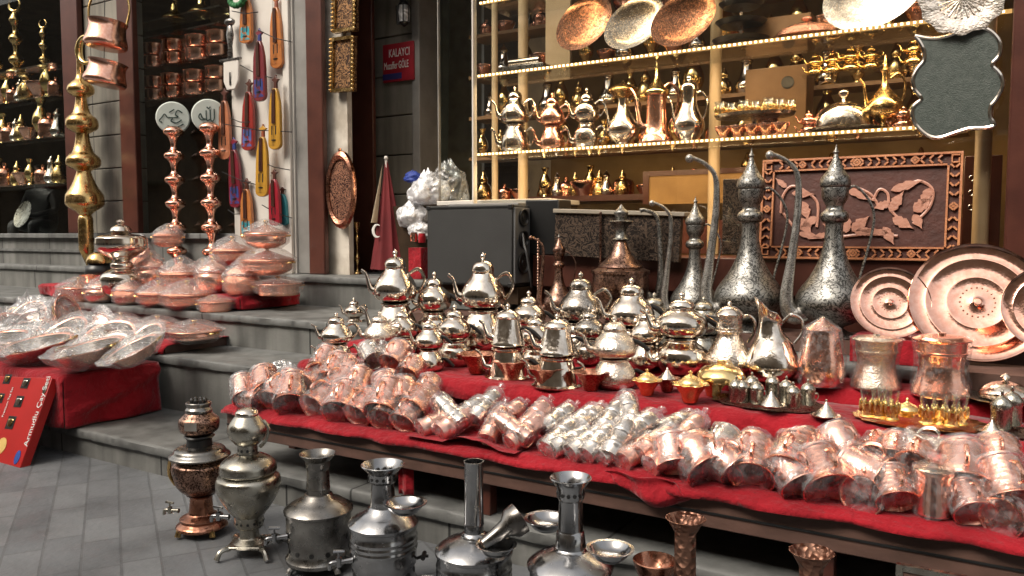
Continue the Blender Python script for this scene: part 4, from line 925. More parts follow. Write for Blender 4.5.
# S2 ornate nickel
p = atZ(250, 553, 0); t = empty('samovar'); H = H_at(250, 407, p); pf = lambda L: [(r/445*H*.985, (522-y)/447*H) for r, y in L]; nk = M['nickel_old']
b = MB().box(-.085, .085, -.085, .085, .045, .06).lathe(pf([(60, 490), (30, 470), (28, 450), (30, 440)]), 30); b.build('base', nk, t, bevel=.006)
for sx in (-1, 1):
    for sy in (-1, 1): MB().tube(smooth_path([(sx*.07, sy*.07, .05), (sx*.10, sy*.10, .045), (sx*.115, sy*.115, .012)], 4), [.014, .011, .014], 8).build('foot', nk, t)
MB().lathe(sm(pf([(30, 442), (42, 436), (43, 408), (46, 402), (62, 382), (84, 345), (94, 318), (95, 300), (91, 287), (76, 278)]), 4), 44).build('body', M['nickel_old'], t)
MB().lathe(sm(pf([(76, 277), (84, 270), (84, 262), (80, 245), (60, 228), (32, 217)]), 3), 40).build('shoulder_plate', nk, t)
MB().lathe(pf([(29, 217), (28, 190), (36, 186)]), 26).build('neck', nk, t); holes(t, pf([(29, 0)])[0][0], pf([(0, 204)])[0][1], 10, .006, .008); holes(t, pf([(43, 0)])[0][0]+.001, pf([(0, 422)])[0][1], 14, .006, .006)
k = MB().lathe(sm(pf([(34, 187), (48, 172), (57, 152), (55, 132), (42, 112), (33, 102)]), 4), 36).build('teapot', nk, t)
MB().lathe(sm(pf([(34, 101), (33, 92), (24, 83), (10, 78)]), 3)+[(0, pf([(0, 77)])[0][1])], 26).build('lid', M['silver'], k)
MB().tube(smooth_path([(.07, -.03, .74*H), (.105, -.05, .80*H), (.115, -.05, .87*H), (.09, -.04, .92*H)]), .008, 8).build('teapot_handle', nk, k)
tap(t, (-.05, -.12, .31*H), R(-10), 1.1)
b = MB()
for i in range(16): a = 2*math.pi*i/16; b.ball((.122*math.cos(a), .122*math.sin(a), pf([(0, 318)])[0][1]), .018, 8, (.6, .6, 1.2))
b.build('embossed_leaves', nk, t)
put(t, p, 1, (0, 0, RZ), 'ornate nickel samovar with rounded belly and small teapot on top, second from the left', 'samovar')
# cylinder samovars
def cyl(u, Y, vtop, vflare, vdisc, rb, rc, rf, m, lab, ribs=False, perf=True, chim_top_plain=False, taper=1.0, lean_=0):
    p = onY(u, Y, 0); s_ = px(atY(u, vdisc, Y)); t = empty('samovar'); z = lambda v: atY(u, v, Y).z; mm = M[m]
    zt, zf, zd = z(vtop), z(vflare), z(vdisc); rb, rc, rf = rb*s_, rc*s_, rf*s_
    pr = [(0, .03), (rb*.9, .03), (rb*1.02, .04), (rb*1.03, .055), (rb*.93, .075), (rb*.93, .12), (rb*.98, .13)]
    if ribs:
        zz = .15
        pr += [(rb, zz), (rb, zd-.12)]
        for q in range(3): z1 = zd-.115+q*.022; pr += [(rb, z1), (rb*1.03, z1+.006), (rb*1.03, z1+.012), (rb, z1+.018)]
    pr += [(rb, zd-.02)]
    MB().lathe(pr, 56).build('body', mm, t)
    MB().lathe([(rb*1.0, zd-.019), (rb*1.05, zd-.016), (rb*1.06, zd-.004), (rb*1.0, zd+.006), (rb*.75, zd+.030), (rc*1.35, zd+.048), (rc*1.2, zd+.062), (rc*1.02, zd+.066)], 56).build('shoulder_plate', mm, t)
    MB().lathe([(rc*taper, zd+.06), (rc*.98*(1+taper)/2, (zd+zf)/2), (rc*1.04, (zd+zf)/2+.003), (rc*1.0, (zd+zf)/2+.009), (rc*.94, zf)]+([(rc*.98, zt-.01), (rc*1.03, zt), (rc*.93, zt), (rc*.9, zt-.08)] if chim_top_plain else []), 36).build('chimney', mm, t)
    if not chim_top_plain:
        c = MB().lathe([(rc*.95, zf), (rf*.66, zf+.012), (rf*.66, zf+(zt-zf)*.55), (rf*.95, zt-.006), (rf, zt), (rf*.98, zt+.003), (rf*.9, zt-.003), (rf*.60, zf+(zt-zf)*.5), (rf*.58, zf+.02), (0, zf+.018)], 44).build('chimney_cup', mm, t)
        if perf: holes(c, rf*.665, zf+(zt-zf)*.32, 14, .007, .007); holes(c, rf*.60, zf+(zt-zf)*.5, 12, .008, .012)
    holes(t, rb*.935, .10, 12, .011, .011)
    foot_set(t, rb, .035, mm)
    tap(t, (-rb*.83, -rb*.55, .17 if Y < 2.52 else .17), R(20), 1.15)
    for s2 in (1, -1):
        hz = zd-.16; MB().tube(smooth_path([(s2*rb, 0, hz), (s2*(rb+.03), 0, hz+.01), (s2*(rb+.05), 0, hz+.01)], 3), .007, 8).tube([(s2*(rb+.03), -.03, hz+.012), (s2*(rb+.03), .03, hz+.012)], .010, 8).build('handle', BL, t)
    put(t, p, 1, (0, 0, RZ), lab, 'samovar'); return t, zd, rb, s_
cyl(314, 2.55, 453, 468, 506, 32, 11.5, 18, 'nickel_dark', 'plain dull nickel cylinder samovar with a short flared chimney, third from the left', perf=False)
S4, zd, rb, s_ = cyl(380, 2.5, 464, 482, 520, 33, 12, 21.5, 'steel', 'steel samovar with ribbed body and perforated chimney cup, just right of the dull cylinder one', ribs=True, taper=1.1)
S5, zd5, rb5, s5 = cyl(473, 2.5, 461, 500, 548, 37, 9.8, 18, 'steel', 'shiny steel samovar with tall straight chimney pipe in the middle of the bench front', ribs=True, chim_top_plain=True)
S6, zd6, rb6, s6 = cyl(572, 2.5, 478, 500, 563, 41, 12.5, 21, 'steel', 'large steel samovar with perforated chimney cup, rightmost of the samovar row', taper=1.25)
def steel_bowl(u, v, Y, rpx, lab, hang=None):
    c = atY(u, v, Y); r = rpx*px(c); t = MB().lathe([(0, -.5*r), (.45*r, -.5*r), (.5*r, -.42*r), (.62*r, -.40*r), (.80*r, -.2*r), (.92*r, 0), (1.05*r, .02*r), (1.05*r, .05*r), (.9*r, .03*r), (.75*r, -.2*r), (.5*r, -.34*r), (0, -.36*r)], 44).build('steel_bowl', M['steel'], loc=c)
    tag(t, lab, 'bowl'); return c, r
steel_bowl(405, 503, 2.42, 21, 'small steel bowl on the shoulder of the ribbed samovar with a perforated cup')
steel_bowl(496, 545, 2.36, 20, 'steel bowl holding a metal funnel on the straight chimney samovar')
steel_bowl(547, 519, 2.7, 22, 'steel bowl behind the left side of the rightmost samovar')
steel_bowl(610, 549, 2.36, 23, 'steel bowl on the right shoulder of the rightmost samovar')
c = atY(490, 549, 2.36); f = MB().lathe([(.018, 0), (.024, .05), (.03, .09), (.052, .115), (.054, .15), (.05, .152), (.046, .12), (.024, .09), (.014, .0)], 30, ); o = f.build('metal_funnel', M['nickel_dark'])
put(o, c+Vector((-.03, 0, .012)), 1.1, Euler((R(-22), R(58), R(25))).to_matrix(), 'dark metal chimney funnel lying in the bowl of the straight chimney samovar', 'funnel')
# copper umbrella vases and bowl on the right
def tall_vase(u, v, Y, rt, lab, hh=None):
    p = onY(u, Y, 0); z = atY(u, v, Y).z; r = rt*px(atY(u, v, Y)); w = r*.62
    t = MB().lathe([(0, 0), (w*1.1, 0), (w*1.1, .02), (w, .04)]+sm([(w*.98, .06), (w*.92, z*.5), (w*.85, z-.09), (w*.95, z-.035), (r, z)], 4)+[(r*.95, z+.001), (w*.75, z-.06), (0, z-.35)], 44).build('copper_vase', mvase, loc=p); tag(t, lab, 'vase', 'hammered copper vases on the ground')
mvase = metal('copper_vase_ham', (.36, .20, .14), (.20, .10, .07), .38, .55, 1.0, 42, 'VOR', dist=.012)
tall_vase(690, 519, 2.66, 20, 'hammered brown copper vase with flared mouth standing right of the samovars')
tall_vase(820, 553, 2.72, 22, 'flared mouth of a brown copper vase under the right half of the bench')
c = atY(655, 560, 2.75); r = 21*px(c); tag(MB().lathe([(0, -c.z), (r*.7, -c.z), (r*.5, -c.z+.1), (r*.45, -.2), (r*.6, -.09), (r*.95, -.03), (r*1.05, 0), (r*1.0, .003), (r*.85, -.03), (r*.5, -.06), (0, -.065)], 40).build('copper_urn', M['copper_dark'], loc=c), 'dull copper bowl topped urn between the rightmost samovar and the copper vase', 'urn')
p0 = atY(896, 564, 2.75); p1 = atY(952, 580, 2.75); t = empty('framed_board', (p0.x, 2.75, 0)); MB().box(0, .02, 0, .02, 0, p0.z).box(.021, p1.x-p0.x+.02, 0, .02, p0.z-.02, p0.z).box(p1.x-p0.x+.021, p1.x-p0.x+.04, 0, .02, 0, p0.z).build('frame', M['nickel_old'], t)
MB().box(.021, p1.x-p0.x+.02, .005, .015, .01, p0.z-.021).build('panel', M['wood_board'], t); tag(t, 'brown panel in a thin metal frame at the lower right edge', 'board')
# ================================================================== left counters, pots and pans
# red draped box
bx0, bx1 = -8.5, -5.27
b = MB(); 
tag(MB().box(bx0, bx1-.02, 2.96, 3.62, .193, .545).build('display_box', M['wood_board']), 'box hidden under the big red cloth at the left', 'box')
def drape(name, x0, x1, y0, y1, zt, zb, label, seed):
    b = MB(); nx = 60
    prof = [(y1, zt), ((y0+y1)/2, zt), (y0+.02, zt), (y0-.006, zt-.015)]+[(y0-.012, zt-(zt-zb)*k/7) for k in range(1, 8)]
    def fn(a, c):
        i = min(int(round(c*(len(prof)-1))), len(prof)-1); y, z = prof[i]; x = x0+(x1-x0)*a
        k = max(0, (zt-z)/(zt-zb)); n = noise.noise(Vector((x*3-z*4, z*2, seed)))
        return (x, y-(.055*k*(.5+math.sin(x*9-z*9+2*n))+.01*n*k)*(1-a**14), z+.004*noise.noise(Vector((x*8, y*8, seed)))+.02*n*k*k)
    b.grid(fn, nx, len(prof)-1)
    p2 = [(x1+.004, zt)]
    def fs(a, c):                                      # side facing right with a diagonal fold
        y = y0-.006+(y1-y0)*a; z = zt-(zt-zb)*c; n = noise.noise(Vector((y*4, z*5, seed+3)))
        fold = math.exp(-((z-zb-(.25+.75*a)*(zt-zb)*.85)/.035)**2)
        return (x1+(.028*c*(1+.6*math.sin(a*9+c*2))+.045*fold*(1-.3*a)+.045*n*c)*min(1, a*5), y, z)
    b.grid(fs, 24, 16)
    o = b.build(name, M['red_cloth'], ang=70); sd = o.modifiers.new('s', 'SOLIDIFY'); sd.thickness = .004; tag(o, label, 'cloth'); return o
drape('red_cloth', bx0, bx1-.01, 2.94, 3.64, .552, .20, 'big red cloth draped over the left box with a diagonal fold', 1)
tag(MB().box(-8.5, -5.34, 3.74, 4.4, .597, .655).build('display_riser', M['wood_board']), 'low riser under the middle left row of copper pots', 'riser')
cloth_tier('red_cloth', -8.5, -5.31, 3.72, 4.42, .665, .066, 'red cloth under the middle left row of copper pots', .02, .006, 8)
tag(MB().box(-8.5, -5.42, 4.55, 5.14, .853, .965).build('display_riser', M['wood_board']), 'riser under the top left group of copper pots', 'riser')
drape('red_cloth', -8.5, -5.42, 4.52, 5.15, .975, .865, 'red cloth hanging beside the top left group of copper pots', 6)
def lidded(kind, seed, wrap=True):
    def f():
        t = empty('lidded_copper_pot'); m = M['copper'] if seed % 2 else M['copper_ham']
        if kind == 'flat':
            bd = [(0, 0), (.45, 0), (.5, .02)]+sm([(.55, .03), (.85, .16), (.9, .3), (.88, .42)], 3)+[(.98, .45), (1, .48), (.9, .49)]
            ld = sm([(.98, .495), (1.0, .52), (.85, .60), (.5, .70), (.2, .80), (.10, .84)], 3); kn = sm([(.07, .84), (.06, .87), (.12, .92), (.1, .98), (0, 1.0)], 3); R_ = .99; top = 1.0
        elif kind == 'deep':
            bd = [(0, 0), (.6, 0), (.68, .03)]+sm([(.85, .2), (.95, .45), (.9, .7), (.72, .85)], 3)+[(.78, .87), (.8, .9)]
            ld = sm([(.82, .905), (.8, .95), (.6, 1.1), (.3, 1.22), (.12, 1.3)], 3); kn = sm([(.06, 1.3), (.05, 1.33), (.12, 1.38), (.1, 1.45), (0, 1.48)], 3); R_ = .95; top = 1.48
        else:
            bd = [(0, 0), (.8, 0), (.86, .03), (.88, .6), (.95, .64), (.97, .68)]
            ld = sm([(.98, .685), (1, .72), (.95, .78), (.6, .92), (.2, 1.0), (.1, 1.02)], 3); kn = sm([(.06, 1.02), (.05, 1.05), (.11, 1.1), (.1, 1.16), (0, 1.2)], 3); R_ = .98; top = 1.2
        MB().lathe(bd, 40).build('bowl', m, t); l = MB().lathe(ld, 40).build('lid', m, t); MB().lathe([(0, kn[0][1]-.01)]+kn, 14).build('knob', M['brass'], l)
        for s_ in (-1, 1):
            zz = .42 if kind == 'flat' else .55; rr = .92
            MB().tube(smooth_path([(s_*rr*.96, -.22, zz), (s_*(rr+.14), -.16, zz+.02), (s_*(rr+.17), .0, zz+.03), (s_*(rr+.14), .16, zz+.02), (s_*rr*.96, .22, zz)]), .035, 6).build('handle', M['brass'], t)
        b = MB().lathe([(.7, -.01), (R_*1.05, .2), (R_*1.08, .5), (R_*1.12, .58 if kind == 'flat' else .85), (R_*.7, top*.85), (.2, top*1.03), (0, top*1.08)], 26); crinkle(b, .04, 2.2, seed).build('plastic_wrap', M['wrap'], t, ang=34)
        return t
    return f
LP = {(k, s_): Proto(lidded(k, s_)) for k in ('flat', 'deep', 'pan') for s_ in (1, 2)}
pots = [ # u, vbase, half width px, height px, kind, Y, label
 (277, 294, 24, 17, 'pan', 4.75, 'wide copper pan at the foot of the tallest copper stack'), (267, 275, 27, 26, 'flat', 4.75, 'wide lidded copper pot in the middle of the tallest copper stack'), (266, 248, 22, 25, 'flat', 4.75, 'lidded copper dish on top of the tallest copper stack'),
 (241, 295, 19, 31, 'deep', 4.62, 'rounded copper pot with handles, front right of the top left group'), (212, 293, 18, 33, 'deep', 4.62, 'cone lidded rounded copper pot left of the rounded pot with handles'), (232, 266, 21, 27, 'flat', 5.0, 'lidded copper pot at the back beside the tallest stack'),
 (202, 266, 16, 26, 'pan', 5.0, 'lidded copper pan at the back below the right calligraphy finial'), (180, 292, 22, 30, 'flat', 4.65, 'bright lidded copper pot in the middle of the top left group'), (168, 262, 17, 17, 'pan', 5.0, 'small copper pan under a lidded dish below the left calligraphy finial'), (168, 247, 15, 20, 'flat', 5.0, 'small lidded copper dish on top of the small pan'),
 (150, 290, 18, 33, 'deep', 4.65, 'rounded lidded copper pot right of the silver decanter'),
 (186, 318, 26, 25, 'flat', 4.25, 'lidded copper dish just below the top left group'), (192, 338, 27, 20, 'flat', 3.95, 'big flat lidded copper dish at the front end of the middle left row'), (157, 313, 21, 23, 'flat', 4.3, 'lidded copper dish at the centre of the middle left row'), (155, 330, 22, 19, 'flat', 4.0, 'low copper dish in front of the middle left row'),
 (127, 319, 16, 22, 'deep', 4.25, 'fourth small copper pot of the middle left row'), (100, 316, 17, 22, 'deep', 4.3, 'third small copper pot of the middle left row'), (77, 312, 20, 14, 'pan', 4.3, 'copper pan at the left end of the middle left row'), (77, 298, 20, 18, 'flat', 4.3, 'lidded copper dish stacked on the leftmost pan of the middle left row'), (214, 330, 18, 14, 'pan', 4.2, 'small copper pan at the right end of the middle left row'), (118, 328, 20, 18, 'flat', 4.0, 'copper dish right behind the bagged pans'),
 (136, 300, 16, 20, 'pan', 4.7, 'small copper pan on the red cloth beside the silver decanter')]
stackz = {}
for i, (u, vb, hw, hp, k, Y, lab) in enumerate(pots):
    if 4.2 <= Y < 4.5: Y = 4.40; hp *= 1.05
    base = .978 if Y > 4.5 else (.85 if Y == 4.40 else .668)
    z = atY(u, vb, Y).z
    if 'stack' not in lab and 'top of the small' not in lab or 'foot' in lab: z = base
    p = onY(u, Y, z); s_ = px(p); w = hw*s_*.98; hp *= 1.12; topf = {'flat': 1.0, 'deep': 1.48, 'pan': 1.2}[k]
    put(LP[(k, 1+i % 2)].get(), p, (w, w, hp*s_/topf), (0, 0, R(31)+random.uniform(-.5, .5)), 'film wrapped '+lab, 'pot', 'wrapped lidded copper pots at the left')
# silver double-globe decanter
p = onY(121, 4.45, atY(121, 292, 4.45).z); p.z = .853; t = empty('globe_decanter'); zt = H_at(119, 219, p)
MB().lathe([(0, 0)]+sm([(.05, 0), (.06, .02), (.13, .08), (.155, .16), (.14, .22), (.07, .26)], 4)+sm([(.07, .262), (.08, .275), (.075, .30), (.055, .32), (.10, .35), (.175, .41), (.18, .47), (.165, .50), (.07, .52), (.05, .54)], 4)+[(0, .54)], 40).build('body', M['silver'], t)
MB().lathe(sm([(.075, .541), (.06, .57), (.02, .59), (.03, .61), (0, .63)], 3), 24).build('lid', M['silver'], t)
put(t, p, zt/.63, (0, 0, 0), 'silver decanter of two stacked globes beside the wrapped copper pots', 'decanter')
p = onY(142, 5.05, .978); tag(put(LP[('deep', 2)].get(), p, (.13, .13, .33), (0, 0, 0)), 'dull wrapped metal urn standing behind the silver decanter', 'urn')
p = onY(98, 4.95, .978); t = empty('brass_cauldron'); MB().lathe([(0, 0)]+sm([(.07, 0), (.13, .06), (.14, .14), (.10, .2)], 3)+[(.12, .21)], 30).build('body', M['black'], t); MB().lathe(sm([(.125, .212), (.12, .25), (.08, .31), (.0, .33)], 3), 26).build('lid', M['brass'], t)
put(t, p, 1.0, (0, 0, 0), 'black pot with a pale brass lid behind the left side of the silver decanter', 'pot')
p = onY(92, 4.6, .853); tag(MB().lathe([(0, 0), (.11, 0), (.12, .02), (.11, .2), (.13, .24), (.12, .24), (.1, .03), (0, .02)], 30).build('copper_bucket', M['copper'], loc=p), 'open copper bucket left of the silver decanter', 'bucket')
# pan pile in bags
def pan_f(seed):
    def f():
        t = empty('copper_frying_pan'); MB().lathe([(0, 0), (.62, 0), (.7, .04), (.92, .40), (1.02, .42), (1.02, .45), (.99, .45), (.90, .42), (.68, .07)], 44).build('pan', M['copper'], t)
        MB().lathe([(.68, .071), (.62, .05), (0, .045)], 44).lathe([(.885, .418), (.685, .074)], 44).build('tinned_inside', M['silver'], t)
        for s_ in (-1, 1): MB().tube(smooth_path([(s_*.98, -.2, .42), (s_*1.18, -.15, .46), (s_*1.22, 0, .48), (s_*1.18, .15, .46), (s_*.98, .2, .42)]), .035, 6).build('handle', M['brass'], t)
        b = MB().lathe([(0, -.05), (.75, -.04), (1.08, .25), (1.28, .50), (1.05, .60), (.6, .62), (.3, .68), (.1, .8), (0, .82)], 26); crinkle(b, .11, 2.4, seed).build('plastic_bag', M['bag'], t, ang=32)
        return t
    return f
PP = [Proto(pan_f(2)), Proto(pan_f(7))]
pans = [(138, 352, 27, 20, 'rightmost front bagged copper pan with its tinned inside turned up'), (92, 355, 34, 12, 'largest front bagged copper pan in the middle of the pan heap'), (40, 360, 34, 10, 'front bagged copper pan on the left of the pan heap'), (2, 360, 28, 14, 'bagged copper pan cut by the left edge'),
        (112, 340, 26, 34, 'tilted bagged copper pan leaning behind the largest one'), (68, 338, 27, 34, 'bagged copper pan in the middle of the second row of the heap'), (28, 338, 28, 26, 'bagged copper pan on the left of the second row of the heap'), (150, 336, 18, 40, 'small bagged copper pan behind the rightmost front one')]
for i, (u, v, w, tl, lab) in enumerate(pans):
    Y = 3.15 if i < 4 else 3.45; p = atY(u, v+6, Y); p.z = max(p.z, .60); s_ = px(p)
    put(PP[i % 2].get(), p, w*s_, Euler((R(tl), R(random.uniform(-22, 8)), R(random.uniform(0, 40)))).to_matrix(), lab, 'pan', 'bagged copper pans in the left heap')
for i, (u, v, Y, r, lab) in enumerate(((28, 318, 3.6, .20, 'large crumpled clear bag at the back of the pan heap'), (4, 330, 3.4, .18, 'crumpled clear bag at the left edge of the pan heap'), (57, 312, 3.62, .15, 'crumpled clear bag beside the leftmost wrapped copper dish'), (90, 330, 3.6, .13, 'crumpled clear bag between the two rows of bagged pans'))):
    blob('clear_bag', atY(u, v, Y), r, (1.15, .8, .75), M['bag'], lab, 'bag', 11+i)
    tag(put(PP[i % 2].get(), atY(u+4, v+8, Y), .19, (R(50+10*i), R(20), i), None), ['back left bagged copper pan deep in the heap', 'bagged pan under the crumpled bag at the left edge', 'bagged pan below the leftmost wrapped dish', 'hidden bagged pan between the two pan rows'][i], 'pan', 'bagged copper pans in the left heap')
# red carton leaning on the box
BR = atZ(20, 468, .0); TRp = atY(52, 378, 2.905); ez = (TRp-BR).normalized(); Hc = (TRp-BR).length
ex = (Vector((1, 0, 0))-ez*ez.x).normalized(); ex = (ex+ez*(-.0)).normalized(); ey = ez.cross(ex)
Mc = Matrix((ex, ey, ez)).transposed().to_4x4(); Mc.translation = BR
t = empty('cup_set_carton'); t.matrix_world = Mc
mcar = diff('carton_red', (.46, .018, .016), (.38, .014, .012), .35, 4); W = .85
cm = MB().box(-W, 0, 0, .06, 0, Hc).build('carton', mcar, t, bevel=.004)
mside = diff('carton_edge', (.35, .02, .02), None, .4)
def cpos(x, y): # crop px (5.24/px from 0,360) -> local carton coordinates
    u, v = x/5.24, 360+y/5.24; d = ray(u, v); n = ey; tt = (BR-EYEP).dot(n)/d.dot(n); q = EYEP+d*tt-BR; return q.dot(ex), q.dot(ez)
for i, (x, y, w, h) in enumerate(((40, 100, 34, 28), (135, 122, 34, 30), (2, 200, 34, 28), (100, 218, 36, 32), (57, 328, 38, 36))):
    cx, cz = cpos(x, y); k = px(BR)/5.24; ww, hh = w*k, h*k
    MB().box(cx-ww, cx+ww, -.003, -.0005, cz-hh, cz+hh).build('cutout_window', BL, t, bevel=.003)
    MB().lathe(sm([(0, 0), (.5, 0), (.8, .6), (.9, 1.2), (.6, 1.25)], 2)+[(0, 1.2)], 20, Matrix.Translation((cx, -.006, cz-hh*.6)) @ Matrix.Diagonal((ww*.75, .006, hh*.9, 1))).build('printed_cup', M['silver' if i % 2 else 'brass'], t)
cx, cz = cpos(8, 450); MB().lathe([(0, 0), (.055, 0), (.055, .002), (0, .003)], 30, Matrix.Translation((cx, -.001, cz)) @ Matrix.Rotation(R(90), 4, 'X')).build('gold_seal', diff('seal', (.75, .5, .15)), t)
cx, cz = cpos(92, 510); MB().lathe([(0, 0), (.036, 0), (.036, .002), (0, .003)], 30, Matrix.Translation((cx, -.001, cz)) @ Matrix.Rotation(R(90), 4, 'X') @ Matrix.Diagonal((.8, 1.25, 1, 1))).build('blue_badge', diff('badge_blue', (.02, .07, .35)), t)
cx, cz = cpos(238, 150); MB().lathe([(0, 0), (.026, 0), (.026, .002), (0, .003)], 30, Matrix.Translation((cx, -.001, cz)) @ Matrix.Rotation(R(90), 4, 'X') @ Matrix.Diagonal((.8, 1.4, 1, 1))).build('grey_badge', M['nickel_old'], t)
def text(s_, size, m, parent, mtx, ext=.001):
    c = bpy.data.curves.new('t', 'FONT'); c.body = s_; c.size = size; c.extrude = ext; c.align_x = 'LEFT'; c.align_y = 'CENTER'
    o = bpy.data.objects.new('t', c); C.objects.link(o); bpy.context.view_layer.update()
    me = bpy.data.meshes.new_from_object(o.evaluated_get(bpy.context.evaluated_depsgraph_get())); bpy.data.objects.remove(o)
    me.materials.clear(); me.materials.append(m); q = bpy.data.objects.new('lettering', me); C.objects.link(q); q.parent = parent; q.matrix_local = mtx; return q
mwh = diff('print_white', (.8, .78, .75), (.7, .68, .65))
a = Vector((*cpos(135, 455), 0)); bb = Vector((*cpos(215, 215), 0)); ang = math.atan2(bb.y-a.y, bb.x-a.x)
text('Armudlu Çay Seti', .066, mwh, t, Matrix.Translation((a.x, -.003, a.y)) @ Matrix.Rotation(R(90), 4, 'X') @ Matrix.Rotation(ang, 4, 'Z'))
a2 = Vector((*cpos(15, 300), 0)); text('Premium Tea Set', .03, mwh, t, Matrix.Translation((a2.x, -.003, a2.y)) @ Matrix.Rotation(R(90), 4, 'X') @ Matrix.Rotation(ang, 4, 'Z'))
tag(t, 'red cup set carton with cut out windows leaning on the red draped box', 'carton')
# ================================================================== entrance: speaker, bags, flag, frames, sign, lamp
t = empty('loudspeaker', (-2.9, 4.75, 1.0)); sx0 = X(427, 4.75)+2.9
mg = diff('speaker_grey', (.040, .040, .039), (.030, .030, .029), .7, 3, .2, 160)
MB().box(sx0, 0, 0, .42, .125, .70).build('cabinet', mg, t, bevel=.008)
MB().box(sx0+.012, -.012, -.004, -.001, .135, .145).box(sx0+.012, -.012, -.004, -.001, .68, .69).build('edge_seam', M['black'], t)
for q_ in (sx0, -.03):
    for z_ in (.125, .672): MB().box(q_-.002, q_+.032, -.006, .03, z_-.002, z_+.03).build('corner_cap', M['black'], t, bevel=.004)
tag(MB().box(sx0+.05, .02, .05, .42, .122-.12, .12).build('stand', M['dark'], t, loc=(0, 0, 0)), None, None)
fp_ = MB().box(.001, .018, .015, .22, .15, .68).build('front_panel', diff('speaker_panel', (.13, .13, .13)), t, bevel=.004)
for i, (zz, r) in enumerate(((.61, .06), (.46, .06), (.29, .075))):
    MB().lathe([(0, .01), (r*.3, .012), (r*.35, .004), (r*.8, .0), (r*.9, .016), (r, .016), (r, .0)], 28, Matrix.Translation((.018, .12, zz)) @ Matrix.Rotation(R(90), 4, 'Y')).build('driver', BL, t)
tag(t, 'large dark grey loudspeaker cabinet behind the teapots with round drivers on its right side', 'loudspeaker')
tag(MB().tube(smooth_path([(-2.86, 4.83, 1.5), (-2.83, 4.8, 1.42), (-2.80, 4.78, 1.36), (-2.78, 4.8, 1.2), (-2.8, 4.85, 1.125)]), .008, 8).build('cable', M['cable']), 'black cable dangling from the right side of the loudspeaker', 'cable')
tag(MB().box(X(530, 5.05), X(563, 5.05), 4.98, 5.18, 1.347, 1.74).build('dark_box', BL, bevel=.01), 'dark box squeezed between the loudspeaker and the carved dark panel', 'box')
# white slab on the speaker top (window ledge)
tag(MB().box(X(452, 5.0), X(522, 5.0), 4.95, 5.15, 1.703, 1.722).build('white_slab', M['plaster_grey'], bevel=.005), 'thin pale slab lying on top of the loudspeaker', 'slab')
# carved dark panel
a_ = atY(558, 209, 4.96); c_ = atY(682, 262, 4.96); W = c_.x-a_.x; Hh = a_.z-c_.z+.03
t = empty('carved_chest', (a_.x, 4.9, 1.348)); b = MB().box(0, W, 0, .05, 0, a_.z-1.348-.03); b.build('panel', M['carved_dark'], t, bevel=.004)
MB().box(-.01, W+.03, -.02, .10, a_.z-1.348-.028, a_.z-1.348).build('top_rail', diff('pale_rail', (.36, .31, .24), (.28, .24, .19), .5), t, bevel=.004)
t.rotation_euler = (0, R(2.2), 0); tag(t, 'dark carved ornamental panel with a pale top rail behind the pointed urn', 'panel')
# carved copper panel
a_ = atY(763, 160, 5.02); c_ = atY(960, 250, 5.02); W = c_.x-a_.x; Hh = .60
t = empty('carved_copper_panel', (a_.x, 4.96, 1.35)); t.rotation_euler = (R(-6), 0, 0)
mdk = diff('panel_ground', (.10, .032, .022), (.06, .02, .014), .5, 8, .3, 40); mcp = diff('panel_copper', (.60, .29, .20), (.46, .2, .13), .38, 12, .3, 60, .8); mor = diff('panel_border', (.62, .25, .10), (.44, .16, .07), .38, 8, .3, 60, .8)
MB().box(0, W, .012, .04, 0, Hh).build('backing', mdk, t)
bw = .075; f = MB()
for x0, x1, z0, z1 in ((0, W, 0, .012), (0, W, Hh-.012, Hh), (0, .012, .0125, Hh-.0125), (W-.012, W, .0125, Hh-.0125), (bw, W-bw, bw-.01, bw), (bw, W-bw, Hh-bw, Hh-bw+.01), (bw-.01, bw, bw, Hh-bw), (W-bw, W-bw+.01, bw, Hh-bw)): f.box(x0, x1, -.008, .0115, z0, z1)
def chev(cx, cz, ang, s_, dia=False):
    m0 = Matrix.Translation((cx, .0, cz)) @ Matrix.Rotation(R(ang), 4, 'Y')
    w_ = .010
    if dia:
        for a in (45, 135, 225, 315):
            f.box(-s_*.55, s_*.55, -.008, .011, s_*.75-w_, s_*.75, m0 @ Matrix.Rotation(R(a), 4, 'Y'))
        f.box(-.007, .007, -.007, .011, -.007, .007, m0 @ Matrix.Rotation(R(45), 4, 'Y'))
    else:
        f.box(0, s_*1.35, -.008, .011, -w_, 0, m0 @ Matrix.Rotation(R(45), 4, 'Y')); f.box(0, s_*1.35, -.007, .011, 0, w_, m0 @ Matrix.Rotation(R(-45), 4, 'Y'))
n = 21
for i in range(n):
    x = bw+.03+(W-2*bw-.06)*i/(n-1)
    for zz in (bw/2, Hh-bw/2):
        if i in (3, 10, 17): chev(x, zz, 0, .026, True)
        else: chev(x+(.012 if i < 10 else -.012), zz, 180 if (i < 3 or 10 < i < 17) else 0, .02)
for i in range(9):
    zz = bw+.02+(Hh-2*bw-.04)*i/8
    for x in (bw/2, W-bw/2):
        if i == 4: chev(x, zz, 0, .026, True)
        else: chev(x, zz+(.012 if i > 4 else -.012), 90 if i < 4 else -90, .02)
for x in (.008, W-bw+.01):
    for zz in (.012, Hh-bw+.005):
        f.box(x+.008, x+.05, -.008, .011, zz+.048, zz+.055); f.box(x+.008, x+.015, -.008, .011, zz+.01, zz+.047); f.box(x+.0155, x+.05, -.008, .011, zz+.008, zz+.015); f.box(x+.043, x+.05, -.008, .011, zz+.0155, zz+.035)
f.build('border', mor, t, smooth=False)
lf = MB()
